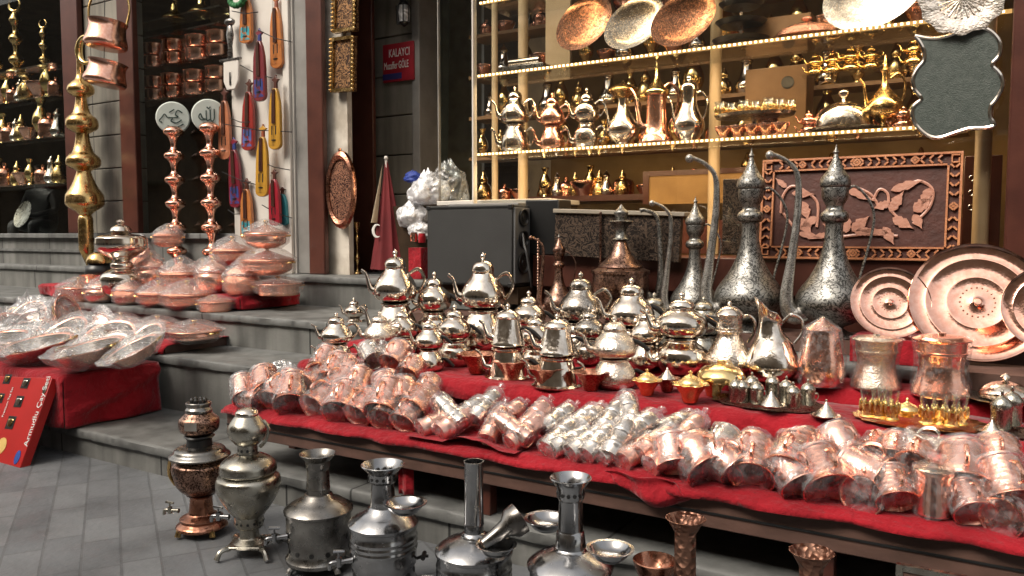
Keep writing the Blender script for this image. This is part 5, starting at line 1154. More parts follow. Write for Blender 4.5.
def leaf(x, z, L_, w_, ang):
    po = [(0, 0), (L_*.12, w_*.5), (L_*.3, w_*.8), (L_*.42, w_*.62), (L_*.52, w_*.85), (L_*.68, w_*.6), (L_*.84, w_*.22), (L_*1.05, 0), (L_*.84, -w_*.2), (L_*.66, -w_*.55), (L_*.5, -w_*.8), (L_*.4, -w_*.58), (L_*.26, -w_*.72), (L_*.1, -w_*.4)]
    lf.prism(po, .014, Matrix.Translation((x, .010, z)) @ Matrix.Rotation(R(-ang), 4, 'Y') @ Matrix.Rotation(R(90), 4, 'X'))
def cp(x, y): return ((x-80)/715*W, Hh-(y-140)/350*Hh)
for x, y, l_, w_, a in ((200, 260, 85, 20, -5), (240, 290, 80, 24, -70), (230, 350, 80, 26, -50), (300, 345, 75, 22, 215), (230, 400, 95, 16, -14), (385, 400, 70, 24, 150), (410, 400, 80, 26, 95), (430, 395, 80, 26, 45), (440, 400, 70, 20, 8),
                        (400, 250, 120, 18, -25), (560, 260, 110, 20, 18), (560, 300, 60, 20, 200), (560, 330, 85, 24, 60), (570, 350, 80, 24, -30), (540, 380, 75, 22, -60), (560, 400, 110, 16, 175), (640, 330, 75, 28, 40), (690, 255, 70, 22, -110), (640, 340, 60, 20, -60), (180, 240, 60, 14, 140), (345, 405, 60, 14, 190)):
    X0, Z0 = cp(x, y); leaf(X0, Z0, l_/715*W*1.0, w_/715*W*1.05, a)
for pts in (((160, 330), (165, 270), (200, 235), (260, 260), (300, 300), (300, 380)), ((380, 250), (430, 245), (490, 270), (520, 310)), ((500, 290), (520, 255), (550, 270), (560, 320), (600, 360)), ((600, 260), (650, 230), (700, 260), (690, 320), (640, 370)), ((240, 405), (350, 415), (480, 405), (590, 410)), ((170, 330), (230, 400))):
    P = [Vector((cp(x, y)[0], .002, cp(x, y)[1])) for x, y in pts]; lf.tube(smooth_path(P, 5), .0085, 6, flat=.6)
lf.build('floral_relief', mcp, t, smooth=False)
tag(t, 'carved copper floral panel with a chevron border leaning in the window behind the giant ewers', 'panel')
tag(MB().box(X(722, 5.3), X(760, 5.3), 5.3, 5.33, 1.36, 1.86).build('carved_board', M['carved_dark'], bevel=.004), 'narrow dark carved board partly hidden behind the left giant ewer', 'board')
# dark cabinet with ring handles right of the panel
t = empty('ring_cabinet', (X(962, 5.45), 5.4, 1.35)); w = X(1000, 5.4)-X(962, 5.4); MB().box(0, w, 0, .2, 0, .60).build('cabinet', M['wood_red'], t, bevel=.004)
for k in range(3): MB().tube([(.04+.012*math.cos(a), -.006, .47-.085*k+.016*math.sin(a)) for a in [R(i*30) for i in range(13)]], .004, 6, caps=False).build('ring', M['silver'], t)
tag(t, 'dark red cabinet strip with three small rings beside the carved copper panel', 'cabinet')
# scalloped mirror
mp_ = [(350, 140), (415, 150), (475, 140), (535, 118), (590, 105), (640, 122), (675, 165), (672, 215), (645, 250), (675, 285), (686, 330), (662, 380), (640, 410), (638, 450), (655, 480), (620, 492), (560, 494), (500, 512), (440, 530), (395, 518), (355, 480), (340, 440), (348, 405), (375, 380), (350, 345), (342, 305), (360, 265), (384, 235), (386, 200), (370, 165)]
P2 = []
for x, y in mp_:
    q = atY(824+x/3.84, y/3.84, 5.0); P2.append((q.x, q.z))
cx = sum(a for a, _ in P2)/len(P2); cz = sum(b_ for _, b_ in P2)/len(P2)
t = empty('scalloped_mirror', (cx, 5.0, cz)); loc_ = [Vector((a-cx, 0, b_-cz)) for a, b_ in P2]
MB().prism([(v.x, v.z) for v in loc_], .012, Matrix.Rotation(R(90), 4, 'X')).build('back_plate', diff('mirror_grey', (.085, .10, .088), (.05, .065, .055), .45, 40, .35, 150), t, smooth=False)
sp = smooth_path(loc_+[loc_[0]], 3); MB().tube([v+Vector((0, -.008, 0)) for v in sp], .012, 8, caps=False).build('rim', M['silver'], t)
tag(t, 'dark scalloped mirror with thin silver rim hanging before the lit shelves', 'mirror')
c = atY(962, -2, 5.0); t = empty('ornate_plate'); MB().lathe([(0, .04), (.3, .04), (.33, .02), (.62, .02), (.66, .05), (.8, .07), (1, .08), (1.02, .1), (.8, .1), (.6, .06), (.3, .07), (0, .07)], 60, flute=12, famp=.035, fr=(.05, 1)).build('plate', M['silver'], t)
b = MB()
for i in range(24): a = 2*math.pi*i/24; b.tube([(.14*math.cos(a), .14*math.sin(a), .075), (.58*math.cos(a), .58*math.sin(a), .075)], [.008, .03], 6)
b.build('sunburst', M['silver'], t); put(t, c, 38*px(c), (R(82), 0, R(8)), 'silver sunburst plate with scalloped rim above the scalloped mirror', 'plate')
# ---- items on shelf two (lower)
def onS(u, z, Y=5.5): return onY(u, Y, z+.002)
shelf2 = [('onion', 'silver', 515, 85, 'silver double teapot, leftmost on the lit lower shelf'), ('onion', 'copper', 552, 92, 'copper double teapot on the lit lower shelf'), ('round', 'silver', 586, 87, 'silver double teapot right of the copper one on the lit lower shelf')]
for st_, m_, u, vt, lab in shelf2:
    p = onS(u, ZS2); h = H_at(u, vt, p); put(tp(st_, m_, 'loop'), p, (h*.62, h*.62, h), (0, 0, R(25)), lab, 'teapot', 'double teapots on the lit shelf')
def ewer_pot(m, lid, pr, lp, hh=1):
    t = empty('metal_ewer'); MB().lathe([(0, 0)]+sm(pr, 3), 32).build('body', M[m], t); MB().lathe(sm(lp, 3), 24).build('lid', M[lid], t)
    MB().tube(smooth_path([(-.12, 0, .22), (-.22, 0, .25), (-.27, 0, .42), (-.31, 0, .6), (-.37, 0, .68)]), [.04, .035, .025, .018, .016], 8).build('spout', M[m], t)
    MB().tube(smooth_path([(.08, 0, .68), (.2, 0, .74), (.3, 0, .62), (.28, 0, .42), (.18, 0, .25)]), .018, 8).build('handle', M[m], t); return t
for u, vt, m_, l_, pr, lp, lab in (
    (622, 80, 'silver', 'brass', [(.15, 0), (.12, .03), (.26, .15), (.29, .28), (.2, .42), (.1, .58), (.09, .72)], [(.1, .72), (.22, .8), (.28, .84), (.2, .9), (.05, .95), (0, 1)], 'round bellied silver ewer with a broad dark lid on the lit lower shelf'),
    (655, 62, 'copper', 'brass_bright', [(.24, 0), (.26, .02), (.22, .10), (.16, .2), (.14, .55), (.16, .6)], [(.17, .6), (.18, .64), (.12, .7), (.05, .78), (.03, .86), (.02, .95), (0, 1)], 'tall copper pot with pointed bright brass lid on the lit lower shelf'),
    (687, 74, 'silver', 'silver', [(.16, 0), (.15, .03), (.25, .15), (.27, .28), (.2, .42), (.13, .58), (.14, .76)], [(.15, .76), (.14, .84), (.05, .9), (.05, .95), (0, 1)], 'polished silver coffee pot at the right of the pot row on the lit lower shelf'),
    (880, 54, 'brass', 'brass', [(.16, 0), (.06, .06), (.08, .12), (.25, .22), (.27, .34), (.15, .48), (.05, .6), (.04, .75)], [(.05, .75), (.07, .78), (.03, .84), (.02, .92), (0, 1)], 'old brass ewer with curved spout right of the silver dome on the lit lower shelf')):
    p = onS(u, ZS2); h = H_at(u, vt, p); put(ewer_pot(m_, l_, pr, lp), p, (h*.85, h*.85, h), (0, 0, R(25)), lab, 'ewer')
# two tier glass tray
p = onS(752, ZS2, 5.5); s_ = px(p); t = empty('tiered_tray'); r = 40*s_
MB().lathe([(0, 0), (.3*r, 0), (.06*r, .03), (.05*r, .14), (.95*r, .145), (r, .165), (.95*r, .16), (0, .155)], 44).build('tray', M['nickel_dark'], t); put(t, p, (1, .7, 1), (0, 0, 0), 'dark footed tray of tea glasses in front of the tan box with the round hole', 'tray')
for i in range(9):
    q = p+Vector((r*(-.8+.2*i), .07*((i % 3)-1), .16)); o = GP.get(); put(o, q, 14*s_, (0, 0, i), f'silver gilt tea glass on the dark footed tray, {ORD[i]}', 'glass', 'tea glasses on the footed tray')
for i in range(5):
    q = onY(722+14*i, 5.36, ZS2+.002); put(back_kinds[1][0].get(), q, .55, (0, 0, i), f'small bowl under the dark footed tray, {ORD[i]}', 'bowl', 'small bowls under the footed tray')
q = p+Vector((.10, .32, .1)); put(back_kinds[1][0].get(), onY(766, 5.66, ZS2+.17), 1.15, (R(180), 0, 0), 'upturned orange copper bowl behind the tea glasses', 'bowl')
def cloche(m, base):
    t = empty('domed_dish'); MB().lathe([(0, 0), (.8, 0), (1.2, .08), (1.25, .12), (.8, .06), (0, .05)], 44).build('plate', M[base], t)
    l = MB().lathe(sm([(1, .1), (1.0, .2), (.9, .42), (.6, .62), (.25, .7), (.1, .72)], 4), 44).build('dome', M[m], t); MB().lathe(sm([(.1, .72), (.06, .78), (.18, .86), (.17, .95), (0, 1)], 3), 16).build('knob', M[m], l); return t
p = onS(840, ZS2, 5.5); s_ = px(p); put(cloche('silver', 'nickel_dark'), p, (28*s_, 28*s_*.8, 44*s_), (0, 0, 0), 'polished silver dome over a dark plate on the lit lower shelf', 'dish')
z = atY(840, 73, 5.66).z; tag(MB().box(0, X(915, 5.66)-X(800, 5.66), 0, .12, -.012, 0).build('small_shelf', M['glassy'], loc=(X(800, 5.66), 5.6, z)), 'short glass shelf holding the small gold teapots', 'shelf')
for i, (u, h) in enumerate(((811, 22), (828, 23), (846, 26), (866, 24), (908, 28))):
    q = onY(u, 5.66, z+.001); s_ = px(q)*h; put(tp('onion', 'brass_bright', 'loop'), q, (s_, s_, s_), (0, 0, R(20)), f'small gold double teapot on the short glass shelf, {ORD[i]}', 'teapot', 'small gold double teapots')
for i, u in enumerate((806, 818, 898)):
    q = onY(u, 5.5, ZS2+.002); put(tp('round', 'copper', 'loop'), q, .16, (0, 0, R(20)), ['tiny copper double teapot left of the silver dome, outer one', 'tiny copper double teapot left of the silver dome, inner one', 'tiny copper double teapot beside the scalloped mirror'][i], 'teapot')
# ---- shelf one: tilted oval trays etc.
def oval(m):
    t = empty('oval_tray'); MB().lathe([(0, .0), (.66, .0), (.72, .05), (.93, .10), (1, .12), (1, .14), (.92, .125), (.7, .075), (.64, .03), (0, .03)], 64).build('tray', M[m], t); return t
for i, (u, v, rx, ry, a, m_, lab) in enumerate(((584, 24, 33, 22, 48, 'copper_eng', 'copper oval tray tilted on the upper shelf, leftmost'), (634, 24, 34, 22, 40, 'silver_eng', 'silver oval tray tilted on the upper shelf, between the copper ones'), (683, 20, 36, 24, 38, 'copper_eng', 'copper oval tray tilted on the upper shelf, rightmost'))):
    c = atY(u, v, 5.5); s_ = px(c); o = oval(m_); e = Matrix.Rotation(R(78), 4, 'X'); rz_ = Matrix.Rotation(R(a), 4, 'Z')
    put(o, c, (rx*s_, ry*s_, .15), (Matrix.Rotation(R(24), 4, 'Z') @ e @ rz_).to_3x3().to_4x4(), lab, 'tray', 'tilted oval trays on the upper shelf')
c = atY(873, -6, 5.5); put(oval('silver_eng'), c, (48*px(c), 36*px(c), .15), (Matrix.Rotation(R(80), 4, 'X') @ Matrix.Rotation(R(20), 4, 'Z')), 'large engraved tray cut off by the top edge above the shelf', 'tray')
p = onS(802, ZS1, 5.5); s_ = px(p); put(cloche('copper_ham', 'copper_dark'), p, (31*s_, 31*s_*.8, 24*s_), (0, 0, 0), 'low hammered copper dome with knob on the upper shelf', 'dish')
p = onS(737, ZS1, 5.5); t = empty('tiered_stand')
for k in range(3): MB().lathe([(0, 0), (.16-.02*k, 0), (.19-.02*k, .03), (.16-.02*k, .012), (0, .01)], 36, Matrix.Translation((0, 0, .03+.12*k))).build('tier', BL, t)
MB().lathe([(0, 0), (.01, 0), (.01, .42), (0, .43)], 10).build('pole', M['silver'], t); put(t, p, 1, (0, 0, 0), 'black three tier serving stand on the upper shelf', 'stand')
tag(MB().box(-.22, .22, -.1, .1, 0, .2).build('tan_box', M['wood_tan'], loc=onY(775, 5.68, ZS1+.002)), 'tan box behind the low copper dome on the upper shelf', 'box')
p = onS(527, ZS1, 5.5); t = empty('silver_case'); MB().box(-.2, .2, -.08, .08, 0, .07).build('case', M['nickel_dark'], t, bevel=.005); MB().tube([(-.15, -.04, .10), (.15, -.04, .10)], .035, 14).build('roll', M['silver'], t); put(t, p, .9, (0, 0, 0), 'dark case topped by a shiny silver roll at the left of the upper shelf', 'case')
tag(MB().box(X(545, 5.9), X(569, 5.9), 5.9, 5.93, 2.76, 4.1).build('cream_panel', M['lit_post']), 'cream panel standing behind the leftmost tilted tray', 'panel')
# ---- goods on the topmost shelf (bottoms visible)
# ================================================================== hanging instruments on the white panel
def instrument(c1, c2, tail, name='wooden_fiddle'):
    t = empty(name); k = tuple(int(x*99) for x in c1); c1 = tuple(x*.72 for x in c1)
    m1 = diff(f'lacquer_{k}_{tail}', c1, tuple(x*.8 for x in c1), .25, 9, coat=.4); m2 = diff(f'lacquer2_{k}_{tail}', c2, c1, .3, 14, thr=(.42, .5))
    n = 10; o = []
    for i in range(n+1): a = math.pi*i/n; o.append((-.095*math.cos(a)*1.0, .08-.08*math.sin(a)))
    po = o+[(.088, .45), (.078, .62), (.055, .74), (.028, .82), (-.028, .82), (-.055, .74), (-.078, .62), (-.088, .45)]
    MB().prism(po, .06, Matrix.Rotation(R(90), 4, 'X')).build('body', m1, t, bevel=.01)
    MB().prism([(-.025, .35), (.025, .35), (.02, .80), (-.02, .80)], .02, Matrix.Translation((0, -.061, 0)) @ Matrix.Rotation(R(90), 4, 'X')).build('fingerboard', M['wood_red'], t)
    MB().prism([(-.022, .822), (.022, .822), (.018, .90), (.06, .94), (.02, .955), (0, 1.0), (-.02, .955), (-.06, .94), (-.018, .90)], .035, Matrix.Rotation(R(90), 4, 'X')).build('peg_head', m2 if sum(c2) < .5 else M['wood_red'], t, bevel=.004)
    MB().prism([(-.07, .06), (.07, .06), (.065, .30), (-.065, .30)], .003, Matrix.Translation((0, -.0605, 0)) @ Matrix.Rotation(R(90), 4, 'X')).build('painted_front', m2 if tail == 'p' else m1, t)
    b = MB(); 
    for s_ in (-1, 1): b.box(s_*.03-.006, s_*.03+.006, -.068, -.064, .2, .32)
    b.box(-.03, .03, -.075, -.064, .12, .135); b.build('sound_slots', BL, t)
    b = MB()
    for s_ in (-1, 0, 1): b.tube([(s_*.012, -.085, .05), (s_*.012, -.085, .9)], .0018, 4)
    b.build('strings', M['silver'], t); return t
Or, Rd, Bl, Tq, Yl = (.75, .27, .08), (.45, .05, .04), (.04, .06, .22), (.05, .35, .42), (.8, .42, .06)
ins = [(248, -10, 44, Or, Tq, 'p', 'orange fiddle with a turquoise patch cut by the top edge'), (279, -6, 69, Or, (.3, .1, .06), '', 'tall orange fiddle at the top right of the white wall'), (262, 28, 102, (.28, .05, .06), Bl, 'p', 'dark red and blue fiddle between the orange ones'),
       (250, 79, 151, Rd, (.1, .15, .4), 'p', 'red brown fiddle with blue flowers painted on its lower half'), (277, 75, 150, Yl, Rd, '', 'yellow orange fiddle in the middle of the right column'), (227, 88, 160, (.66, .24, .12), Rd, '', 'dull orange fiddle at the left edge of the white wall'),
       (238, 137, 208, (.3, .03, .05), Bl, 'p', 'dark red fiddle with black lower half'), (264, 124, 197, Yl, (.3, .08, .04), '', 'yellow fiddle hanging in the centre of the lower wall'), (249, 178, 240, Or, Tq, 'p', 'orange fiddle with turquoise foot just above the copper stack'),
       (277, 169, 226, (.5, .03, .05), Tq, '', 'bright red fiddle low on the wall'), (284, 187, 226, Tq, Tq, '', 'narrow turquoise fiddle half behind the bright red one')]
for i, (u, v0, v1, c1, c2, tl, lab) in enumerate(ins):
    Yi = YL-.03-(.07 if i in (2, 4, 7, 9) else 0); a_ = atY(u, v1, Yi); h = atY(u, v0, Yi).z-a_.z
    put(instrument(c1, c2, tl), a_, (wX(u, Yi, 12 if tl != '' or i < 8 else 11)/.19, .6, h), (0, R(random.uniform(-2, 3)), 0), lab, 'fiddle', 'painted fiddles on the white wall')
b = MB()
for i, (u0, v0, u1, v1) in enumerate(((232, 11, 258, 12), (258, 30, 292, 42), (240, 65, 272, 78), (224, 124, 292, 132), (222, 172, 262, 186), (228, 210, 240, 214), (258, 160, 290, 170), (230, 118, 250, 122), (262, 205, 292, 218))):
    p0, p1 = atY(u0, v0, YL-.12), atY(u1, v1, YL-.12); o = MB().tube([p0, (p0+p1)/2-Vector((0, 0, .02)), p1], .005, 5).build('wire', BL)
    tag(o, f'thin dark hanging wire strung across the white wall, {["topmost", "second from top", "third from top", "fifth from top", "seventh from top", "lowest left", "sixth from top", "fourth from top", "lowest right"][i]}', 'wire', 'hanging wires on the white wall')
# dagger in white sheath
a_ = atY(233, 90, YL-.06); h = atY(233, 17, YL-.06).z-a_.z; t = empty('sheathed_dagger')
MB().prism([(-.08, .4), (-.085, .12), (-.05, 0), (.05, .0), (.09, .12), (.09, .4)], .04, Matrix.Rotation(R(90), 4, 'X')).build('sheath', M['wall_white'], t, bevel=.01)
MB().box(-.12, .12, -.05, -.01, .40, .43).tube([(0, -.03, .43), (0, -.03, .60), (0, -.03, .75), (0, -.03, .88)], [.028, .024, .04, .025], 10).ball((0, -.03, .93), .055, 10).box(-.01, .01, -.05, -.042, .06, .24).build('hilt', M['nickel_dark'], t, bevel=.004)
put(t, a_, (wX(233, YL, 15)/.18, h, h), (0, 0, 0), 'dark hilted dagger in a white sheath hanging left of the fiddles', 'dagger')
c = atY(237, -2, YL-.1); t = MB(); 
for k in range(16):
    a = 2*math.pi*k/16; t.ball((.1*math.cos(a), 0, .07*math.sin(a)), .03, 6)
tag(t.build('green_wreath', diff('green', (.03, .2, .06), (.01, .1, .03)), loc=c), 'green wreath cut by the top edge at the white wall', 'wreath')
# framed reliefs on the marble strip
def frame(u, v0, v1, w, Y, lab, tilt=0):
    a_ = atY(u, v1, Y); h = atY(u, v0, Y).z-a_.z; s_ = px(a_); W_ = wX(u, Y, w); t = empty('relief_frame', a_)
    MB().box(-W_/2, W_/2, 0, .03, 0, h).build('back', M['carved_gold'], t)
    f = MB(); bw = .03
    for x0, x1, z0, z1 in ((-W_/2, W_/2, 0, bw), (-W_/2, W_/2, h-bw, h), (-W_/2, -W_/2+bw, bw, h-bw), (W_/2-bw, W_/2, bw, h-bw)): f.box(x0, x1, -.025, -.002, z0, z1)
    n = int(h/.035)
    for k in range(n): f.ball((-W_/2, -.028, h*(k+.5)/n), .012, 6).ball((W_/2, -.028, h*(k+.5)/n), .012, 6)
    f.build('frame', M['brass'], t); t.rotation_euler = (0, R(tilt), 0); tag(t, lab, 'picture frame', 'copper relief frames'); return t
frame(345, -12, 32, 22, 5.43, 'copper relief in a beaded frame cut off by the top edge', 2); frame(343, 37, 92, 22, 5.43, 'gold toned copper relief in a beaded frame, hanging below the cut off one', 2)
c = atY(342, 190, 5.43); s_ = px(c); t = empty('oval_relief', c); Mo = Matrix.Rotation(R(90), 4, 'X') @ Matrix.Diagonal((wX(342, 5.43, 28)/2, 38*s_, 1, 1))
MB().lathe([(0, .02), (.82, .015), (.83, 0), (0, 0)], 40, Mo).build('relief', M['carved_oval'], t)
MB().lathe([(.80, 0), (.80, .03), (.9, .045), (1, .03), (1.03, .0)], 48, Mo).tube([(0, -.02, 38*s_), (0, -.02, 41*s_)], .015, 8).build('frame', M['copper_dark'], t); tag(t, 'oval copper relief in a dark frame hanging in the entrance', 'picture frame')
c = atY(335, 262, 5.55); tag(MB().lathe([(0, 0), (12*px(c), .0), (12*px(c), .02), (0, .03)], 36, Matrix.Translation((0, 0, 0)) @ Matrix.Rotation(R(82), 4, 'X')).build('grey_disc', M['nickel_old'], loc=c), 'round grey disc leaning at the foot of the marble strip', 'disc')
p = onY(357, 5.6, 1.123); h = H_at(357, 222, p); tag(put(MB().lathe([(0, 0)]+sm([(.13, 0), (.12, .03), (.04, .08), (.03, .2), (.08, .3), (.03, .4), (.03, .6), (.07, .7), (.03, .78), (.09, .95), (.1, 1)], 3), 24).build('brass_candlestick', M['brass']), p, (h*.6, h*.6, h)), 'brass candlestick standing right of the grey disc in the entrance', 'candlestick')
p = onY(349, 5.62, 1.123); tag(MB().box(-.03, .03, 0, .02, 0, .40).build('yellow_board', diff('yellow', (.55, .38, .03)), loc=p), 'narrow yellow board behind the brass candlestick', 'board')
# sign
a_ = atY(382, 42, 6.15); c_ = atY(413, 79, 6.15); t = empty('shop_sign', (a_.x, 6.16, c_.z)); W, Hh = c_.x-a_.x, a_.z-c_.z-.03
MB().box(0, W, 0, .02, 0, Hh).build('board', diff('sign_red', (.36, .012, .025), None, .5), t, bevel=.003)
MB().box(.0, W*.62, -.004, -.001, Hh*.06, Hh*.22).build('blue_strip', diff('sign_blue', (.03, .03, .16)), t)
q = text('KALAYCI', .11, mwh, t, Matrix.Translation((W*.2, -.003, Hh*.74)) @ Matrix.Rotation(R(90), 4, 'X') @ Matrix.Diagonal((.62*W/.40, 1, 1, 1)))
q = text('Muzaffer GÖLE', .10, mwh, t, Matrix.Translation((W*.04, -.003, Hh*.42)) @ Matrix.Rotation(R(90), 4, 'X') @ Matrix.Diagonal((.51*W/.40, 1, 1, 1)))
tag(t, 'small red sign with white lettering and a blue strip on the stone pier', 'sign')
# wall lamp
c = atY(404, 13, 6.05); t = empty('wall_lantern', c); s_ = px(c)
MB().tube([(-7*s_, 0, -10*s_), (-8*s_, 0, 8*s_)], .02, 8).tube(smooth_path([(-8*s_, .1, 8*s_), (-4*s_, 0, 15*s_), (0, 0, 13*s_)]), .012, 8).lathe([(0, 13*s_), (3*s_, 12*s_), (6*s_, 8*s_), (6.4*s_, 7*s_)], 20).lathe([(5*s_, -9*s_), (4*s_, -11*s_), (0, -14*s_)], 20).build('bracket', BL, t)
MB().lathe([(5.2*s_, -9*s_), (6*s_, 0), (5.6*s_, 7*s_)], 20).build('glass', M['white_bag'], t); b = MB()
for k in range(6): a = k*R(60); b.tube([(5.3*s_*math.cos(a), 5.3*s_*math.sin(a), -9*s_), (6.2*s_*math.cos(a), 6.2*s_*math.sin(a), 7*s_)], .006, 6)
b.build('cage', BL, t); tag(t, 'black wall lantern with pale glass high on the stone pier', 'lantern')
# flag on pole
p = onY(387, 5.6, 1.123); h = H_at(387, 158, p); t = empty('furled_flag'); b = MB()
def ff(a, c_):
    z = h*(.97-.92*c_); w = .012+.155*c_; an = a*2*math.pi; return ((w*(1+.16*math.sin(an*5+c_*2)))*math.cos(an)+.02*c_, w*.6*(1+.22*math.sin(an*6))*math.sin(an), z)
b.grid(ff, 64, 14); b.build('flag', diff('flag_red', (.20, .018, .022), (.12, .01, .012), .8, 3), t)
MB().tube([(0, 0, 0), (0, 0, h*.98)], .012, 8).ball((0, 0, h), .02, 8).build('pole', M['wall_white'], t)
MB().tube([(-.035+.045*math.cos(R(a)), -.105, h*.38+.055*math.sin(R(a))) for a in range(60, 301, 20)], [.003, .012, .015, .012, .003], 6, flat=.5).build('crescent', mwh, t)
b = MB(); b.grid(lambda a, c_: (-.02-.10*c_*(.4+.6*a), -.03-.075*c_*(.5+.6*math.sin(a*3.1)), h*(.95-.5*c_)), 8, 10); b.build('flag_edge', diff('flag_cream', (.45, .36, .25)), t)
put(t, p, 1, (0, 0, R(10)), 'furled red flag with a white crescent on a pole beside the stone pier', 'flag')
# plastic bags and packets by the speaker
t = tag(MB().box(-.42, .3, -.15, .25, 0, .62).build('crate', M['dark'], loc=onY(430, 5.75, 1.123)), 'dark crate under the heap of white plastic bags', 'crate')
for i, (u, v, Y, r, m_, lab) in enumerate(((447, 187, 5.6, .20, 'bag', 'large clear plastic bag on the heap above the speaker'), (428, 192, 5.62, .17, 'white_bag', 'white plastic bag in the middle of the heap'), (414, 217, 5.6, .14, 'white_bag', 'white plastic bag low on the heap beside the flag'), (420, 232, 5.55, .10, 'white_bag', 'small white plastic bag at the bottom of the heap'))):
    blob('plastic_bag', atY(u, v, Y), r, (1.1, .8, .95), M[m_], lab, 'bag', 21+i)
tag(put(blob('blue_pouch', atY(413, 178, 5.6), .07, (1.2, .7, .8), diff('blue', (.02, .05, .3)), None, None, 40), atY(413, 178, 5.6)), 'blue pouch on top of the white plastic bags', 'pouch')
for i, (u, v) in enumerate(((414, 237), (422, 238))):
    c = atY(u, v, 5.4); b = MB().lathe([(0, -.04), (.03, -.04), (.035, 0), (.03, .04), (0, .04)], 14); o = b.build('red_packet', M['red_cloth'] if i else M['copper'], loc=c); tag(o, ['shiny coppery packet under the white bags', 'red packet under the white bags'][i], 'packet')
c = atY(418, 262, 5.3); tag(MB().box(-.06, .07, -.05, .05, 1.123-c.z, .12).build('red_post', M['red_cloth'], loc=c), 'red covered post between the flag and the loudspeaker', 'post')
# ================================================================== big brass column and hanging pots at the left
p = onY(86, 5.2, 1.125); h = H_at(86, 40, p); t = empty('brass_finial_column'); pr = [(0, 0), (.10, 0), (.10, .02), (.075, .03), (.075, (250-215)/210*0+.30)]
s_ = px(atY(86, 150, 5.2)); zz = lambda v: atY(86, v, 5.2).z-1.125
L_ = [(7, 250), (7, 220), (6, 214), (17, 206), (18, 200), (17, 194), (12, 186), (7, 173), (8, 170), (15, 166), (16, 160), (14, 156), (9, 150), (6, 135), (8, 132), (14, 128), (15, 122), (13, 117), (8, 112), (5, 98), (7, 96), (12, 92), (12, 86), (8, 81), (4, 76), (3, 62), (2.5, 44)]
MB().lathe([(0, 0)]+sm([(r*s_, zz(v)) for r, v in L_], 3)+[(0, zz(43))], 32).build('column', M['brass'], t)
c_ = atY(88, 50, 5.2); MB().tube([(c_.x-p.x+.145*math.cos(R(a)), -.02, c_.z-1.125+.145*math.sin(R(a))) for a in range(50, 311, 15)], [.005, .03, .042, .03, .005], 10).build('crescent', M['brass_bright'], t)
put(t, p, 1, (0, 0, 0), 'tall brass finial column of stacked bulbs with a crescent, before the stone strip', 'finial')
def bucket(lip=1.12):
    t = empty('copper_bucket'); MB().lathe([(0, 0)]+sm([(.6, 0), (.95, .06), (1.02, .22), (.93, .45), (.88, .65), (.86, .85), (.94, 1.0)], 3)+[(.9, 1.0), (.78, .85), (.78, .6), (0, .1)], 36).build('body', M['copper'], t); return t
c = atY(105, 49, 5.0); s_ = px(c); t = bucket(); MB().tube(smooth_path([(-.95, 0, .95), (-1.0, 0, 1.6), (-.6, 0, 2.3), (0, 0, 2.55), (.6, 0, 2.3), (1.0, 0, 1.6), (.95, 0, .95)]), .06, 8).build('handle', M['brass'], t)
put(t, c, (20*s_, 20*s_, 27*s_), (R(-4), R(6), R(31)), 'copper bucket with an arched brass handle hanging high before the brown window frame', 'bucket', 'hanging copper buckets')
c = atY(104, 86, 5.0); put(bucket(), c, (20*s_, 20*s_, 24*s_), (R(-4), R(10), R(31)), 'copper pan hanging just below the bucket with the arched handle', 'bucket', 'hanging copper buckets')
tag(MB().tube([atY(105, -20, 5.0), atY(104, 70, 5.0)], .004, 5).build('hanging_wire', BL), 'thin wire from which the two copper buckets hang', 'wire')
# ================================================================== street opposite: unseen building added for reflections in metal and glass
opp = empty('opposite_building', (-2, -9, 0)); tag(opp, 'unseen plastered building across the street, added for reflections in the polished metal', 'building')
MB().box(-70, 25, -4, 0, 0, 12.0).build('wall', diff('far_plaster', (.24, .185, .13), (.16, .125, .09)), opp)
for i in range(16): MB().box(-49.4+4.2*i, -47+4.2*i, .003, .03, .4, 3.2).build('shop_window', M['black'], opp)
for i in range(16): MB().box(-49.7+4.2*i, -46.7+4.2*i, .02, 1.1, 3.4, 3.5).build('awning', diff('awning%d' % i, [(.5, .45, .35), (.3, .05, .04), (.12, .2, .15)][i % 3]), opp)
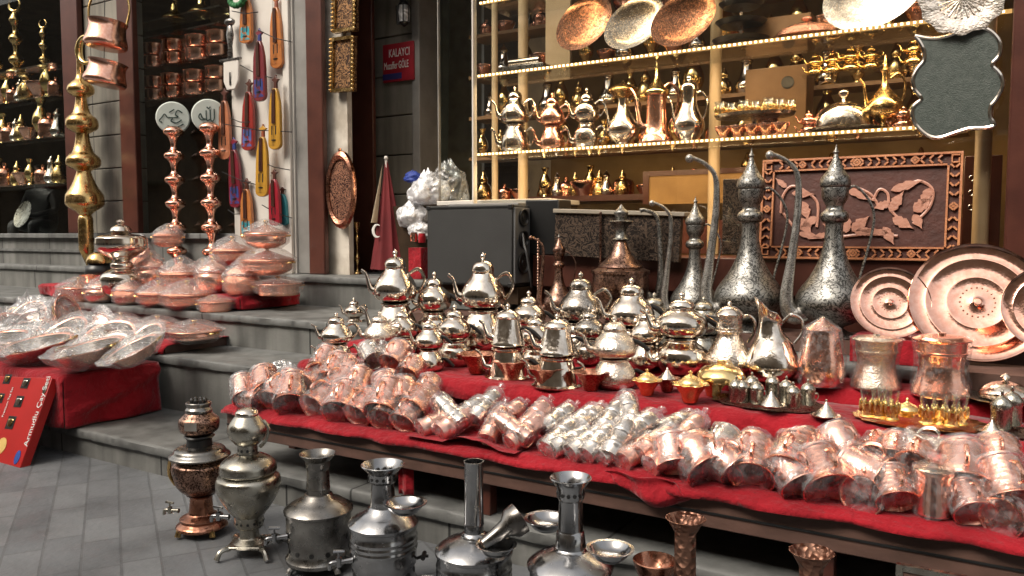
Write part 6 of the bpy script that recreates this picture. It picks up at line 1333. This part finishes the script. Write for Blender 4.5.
# ================================================================== world, sun, camera
W = bpy.data.worlds.new('World'); bpy.context.scene.world = W; W.use_nodes = True; nt = W.node_tree; nt.nodes.clear()
EL, AZ = R(48), R(205)
sky = nt.nodes.new('ShaderNodeTexSky'); sky.sky_type = 'NISHITA'; sky.sun_disc = False; sky.sun_elevation = EL; sky.sun_rotation = AZ; sky.air_density = 1.0; sky.dust_density = 4; sky.ozone_density = 1
hs = nt.nodes.new('ShaderNodeHueSaturation'); hs.inputs['Saturation'].default_value = .35; hs.inputs['Value'].default_value = 1.0
bg = nt.nodes.new('ShaderNodeBackground'); bg.inputs[1].default_value = .15; out = nt.nodes.new('ShaderNodeOutputWorld')
nt.links.new(sky.outputs[0], hs.inputs['Color']); wt = nt.nodes.new('ShaderNodeMix'); wt.data_type = 'RGBA'; wt.blend_type = 'MULTIPLY'; wt.inputs[0].default_value = 1; wt.inputs[7].default_value = (1, .93, .82, 1)
nt.links.new(hs.outputs[0], wt.inputs[6]); nt.links.new(wt.outputs[2], bg.inputs[0]); nt.links.new(bg.outputs[0], out.inputs[0])
sl = bpy.data.lights.new('sun', 'SUN'); sl.energy = .9; sl.angle = R(25); sl.color = (1, .95, .88); so = bpy.data.objects.new('sun', sl); C.objects.link(so)
dv = Vector((math.sin(AZ)*math.cos(EL), math.cos(AZ)*math.cos(EL), math.sin(EL))); so.rotation_euler = dv.to_track_quat('Z', 'Y').to_euler(); so.location = (0, -6, 9)
cam = bpy.data.cameras.new('camera'); cam.lens = FPX/1024*36; cam.sensor_width = 36; cam.clip_end = 300; cam.clip_start = .05
co = bpy.data.objects.new('camera', cam); C.objects.link(co); co.location = EYEP; co.rotation_euler = (R(90)-PITCH, 0, YAW); bpy.context.scene.camera = co
sc = bpy.context.scene; sc.render.resolution_x = 1024; sc.render.resolution_y = 576
sc.render.engine = 'CYCLES'; sc.cycles.transparent_max_bounces = 24; sc.cycles.max_bounces = 8; sc.cycles.glossy_bounces = 5; sc.cycles.caustics_reflective = False; sc.cycles.caustics_refractive = False
sc.view_settings.view_transform = 'Standard'; sc.view_settings.look = 'None'; sc.view_settings.gamma = 1; sc.view_settings.exposure = .95; sc.view_settings.use_curve_mapping = False
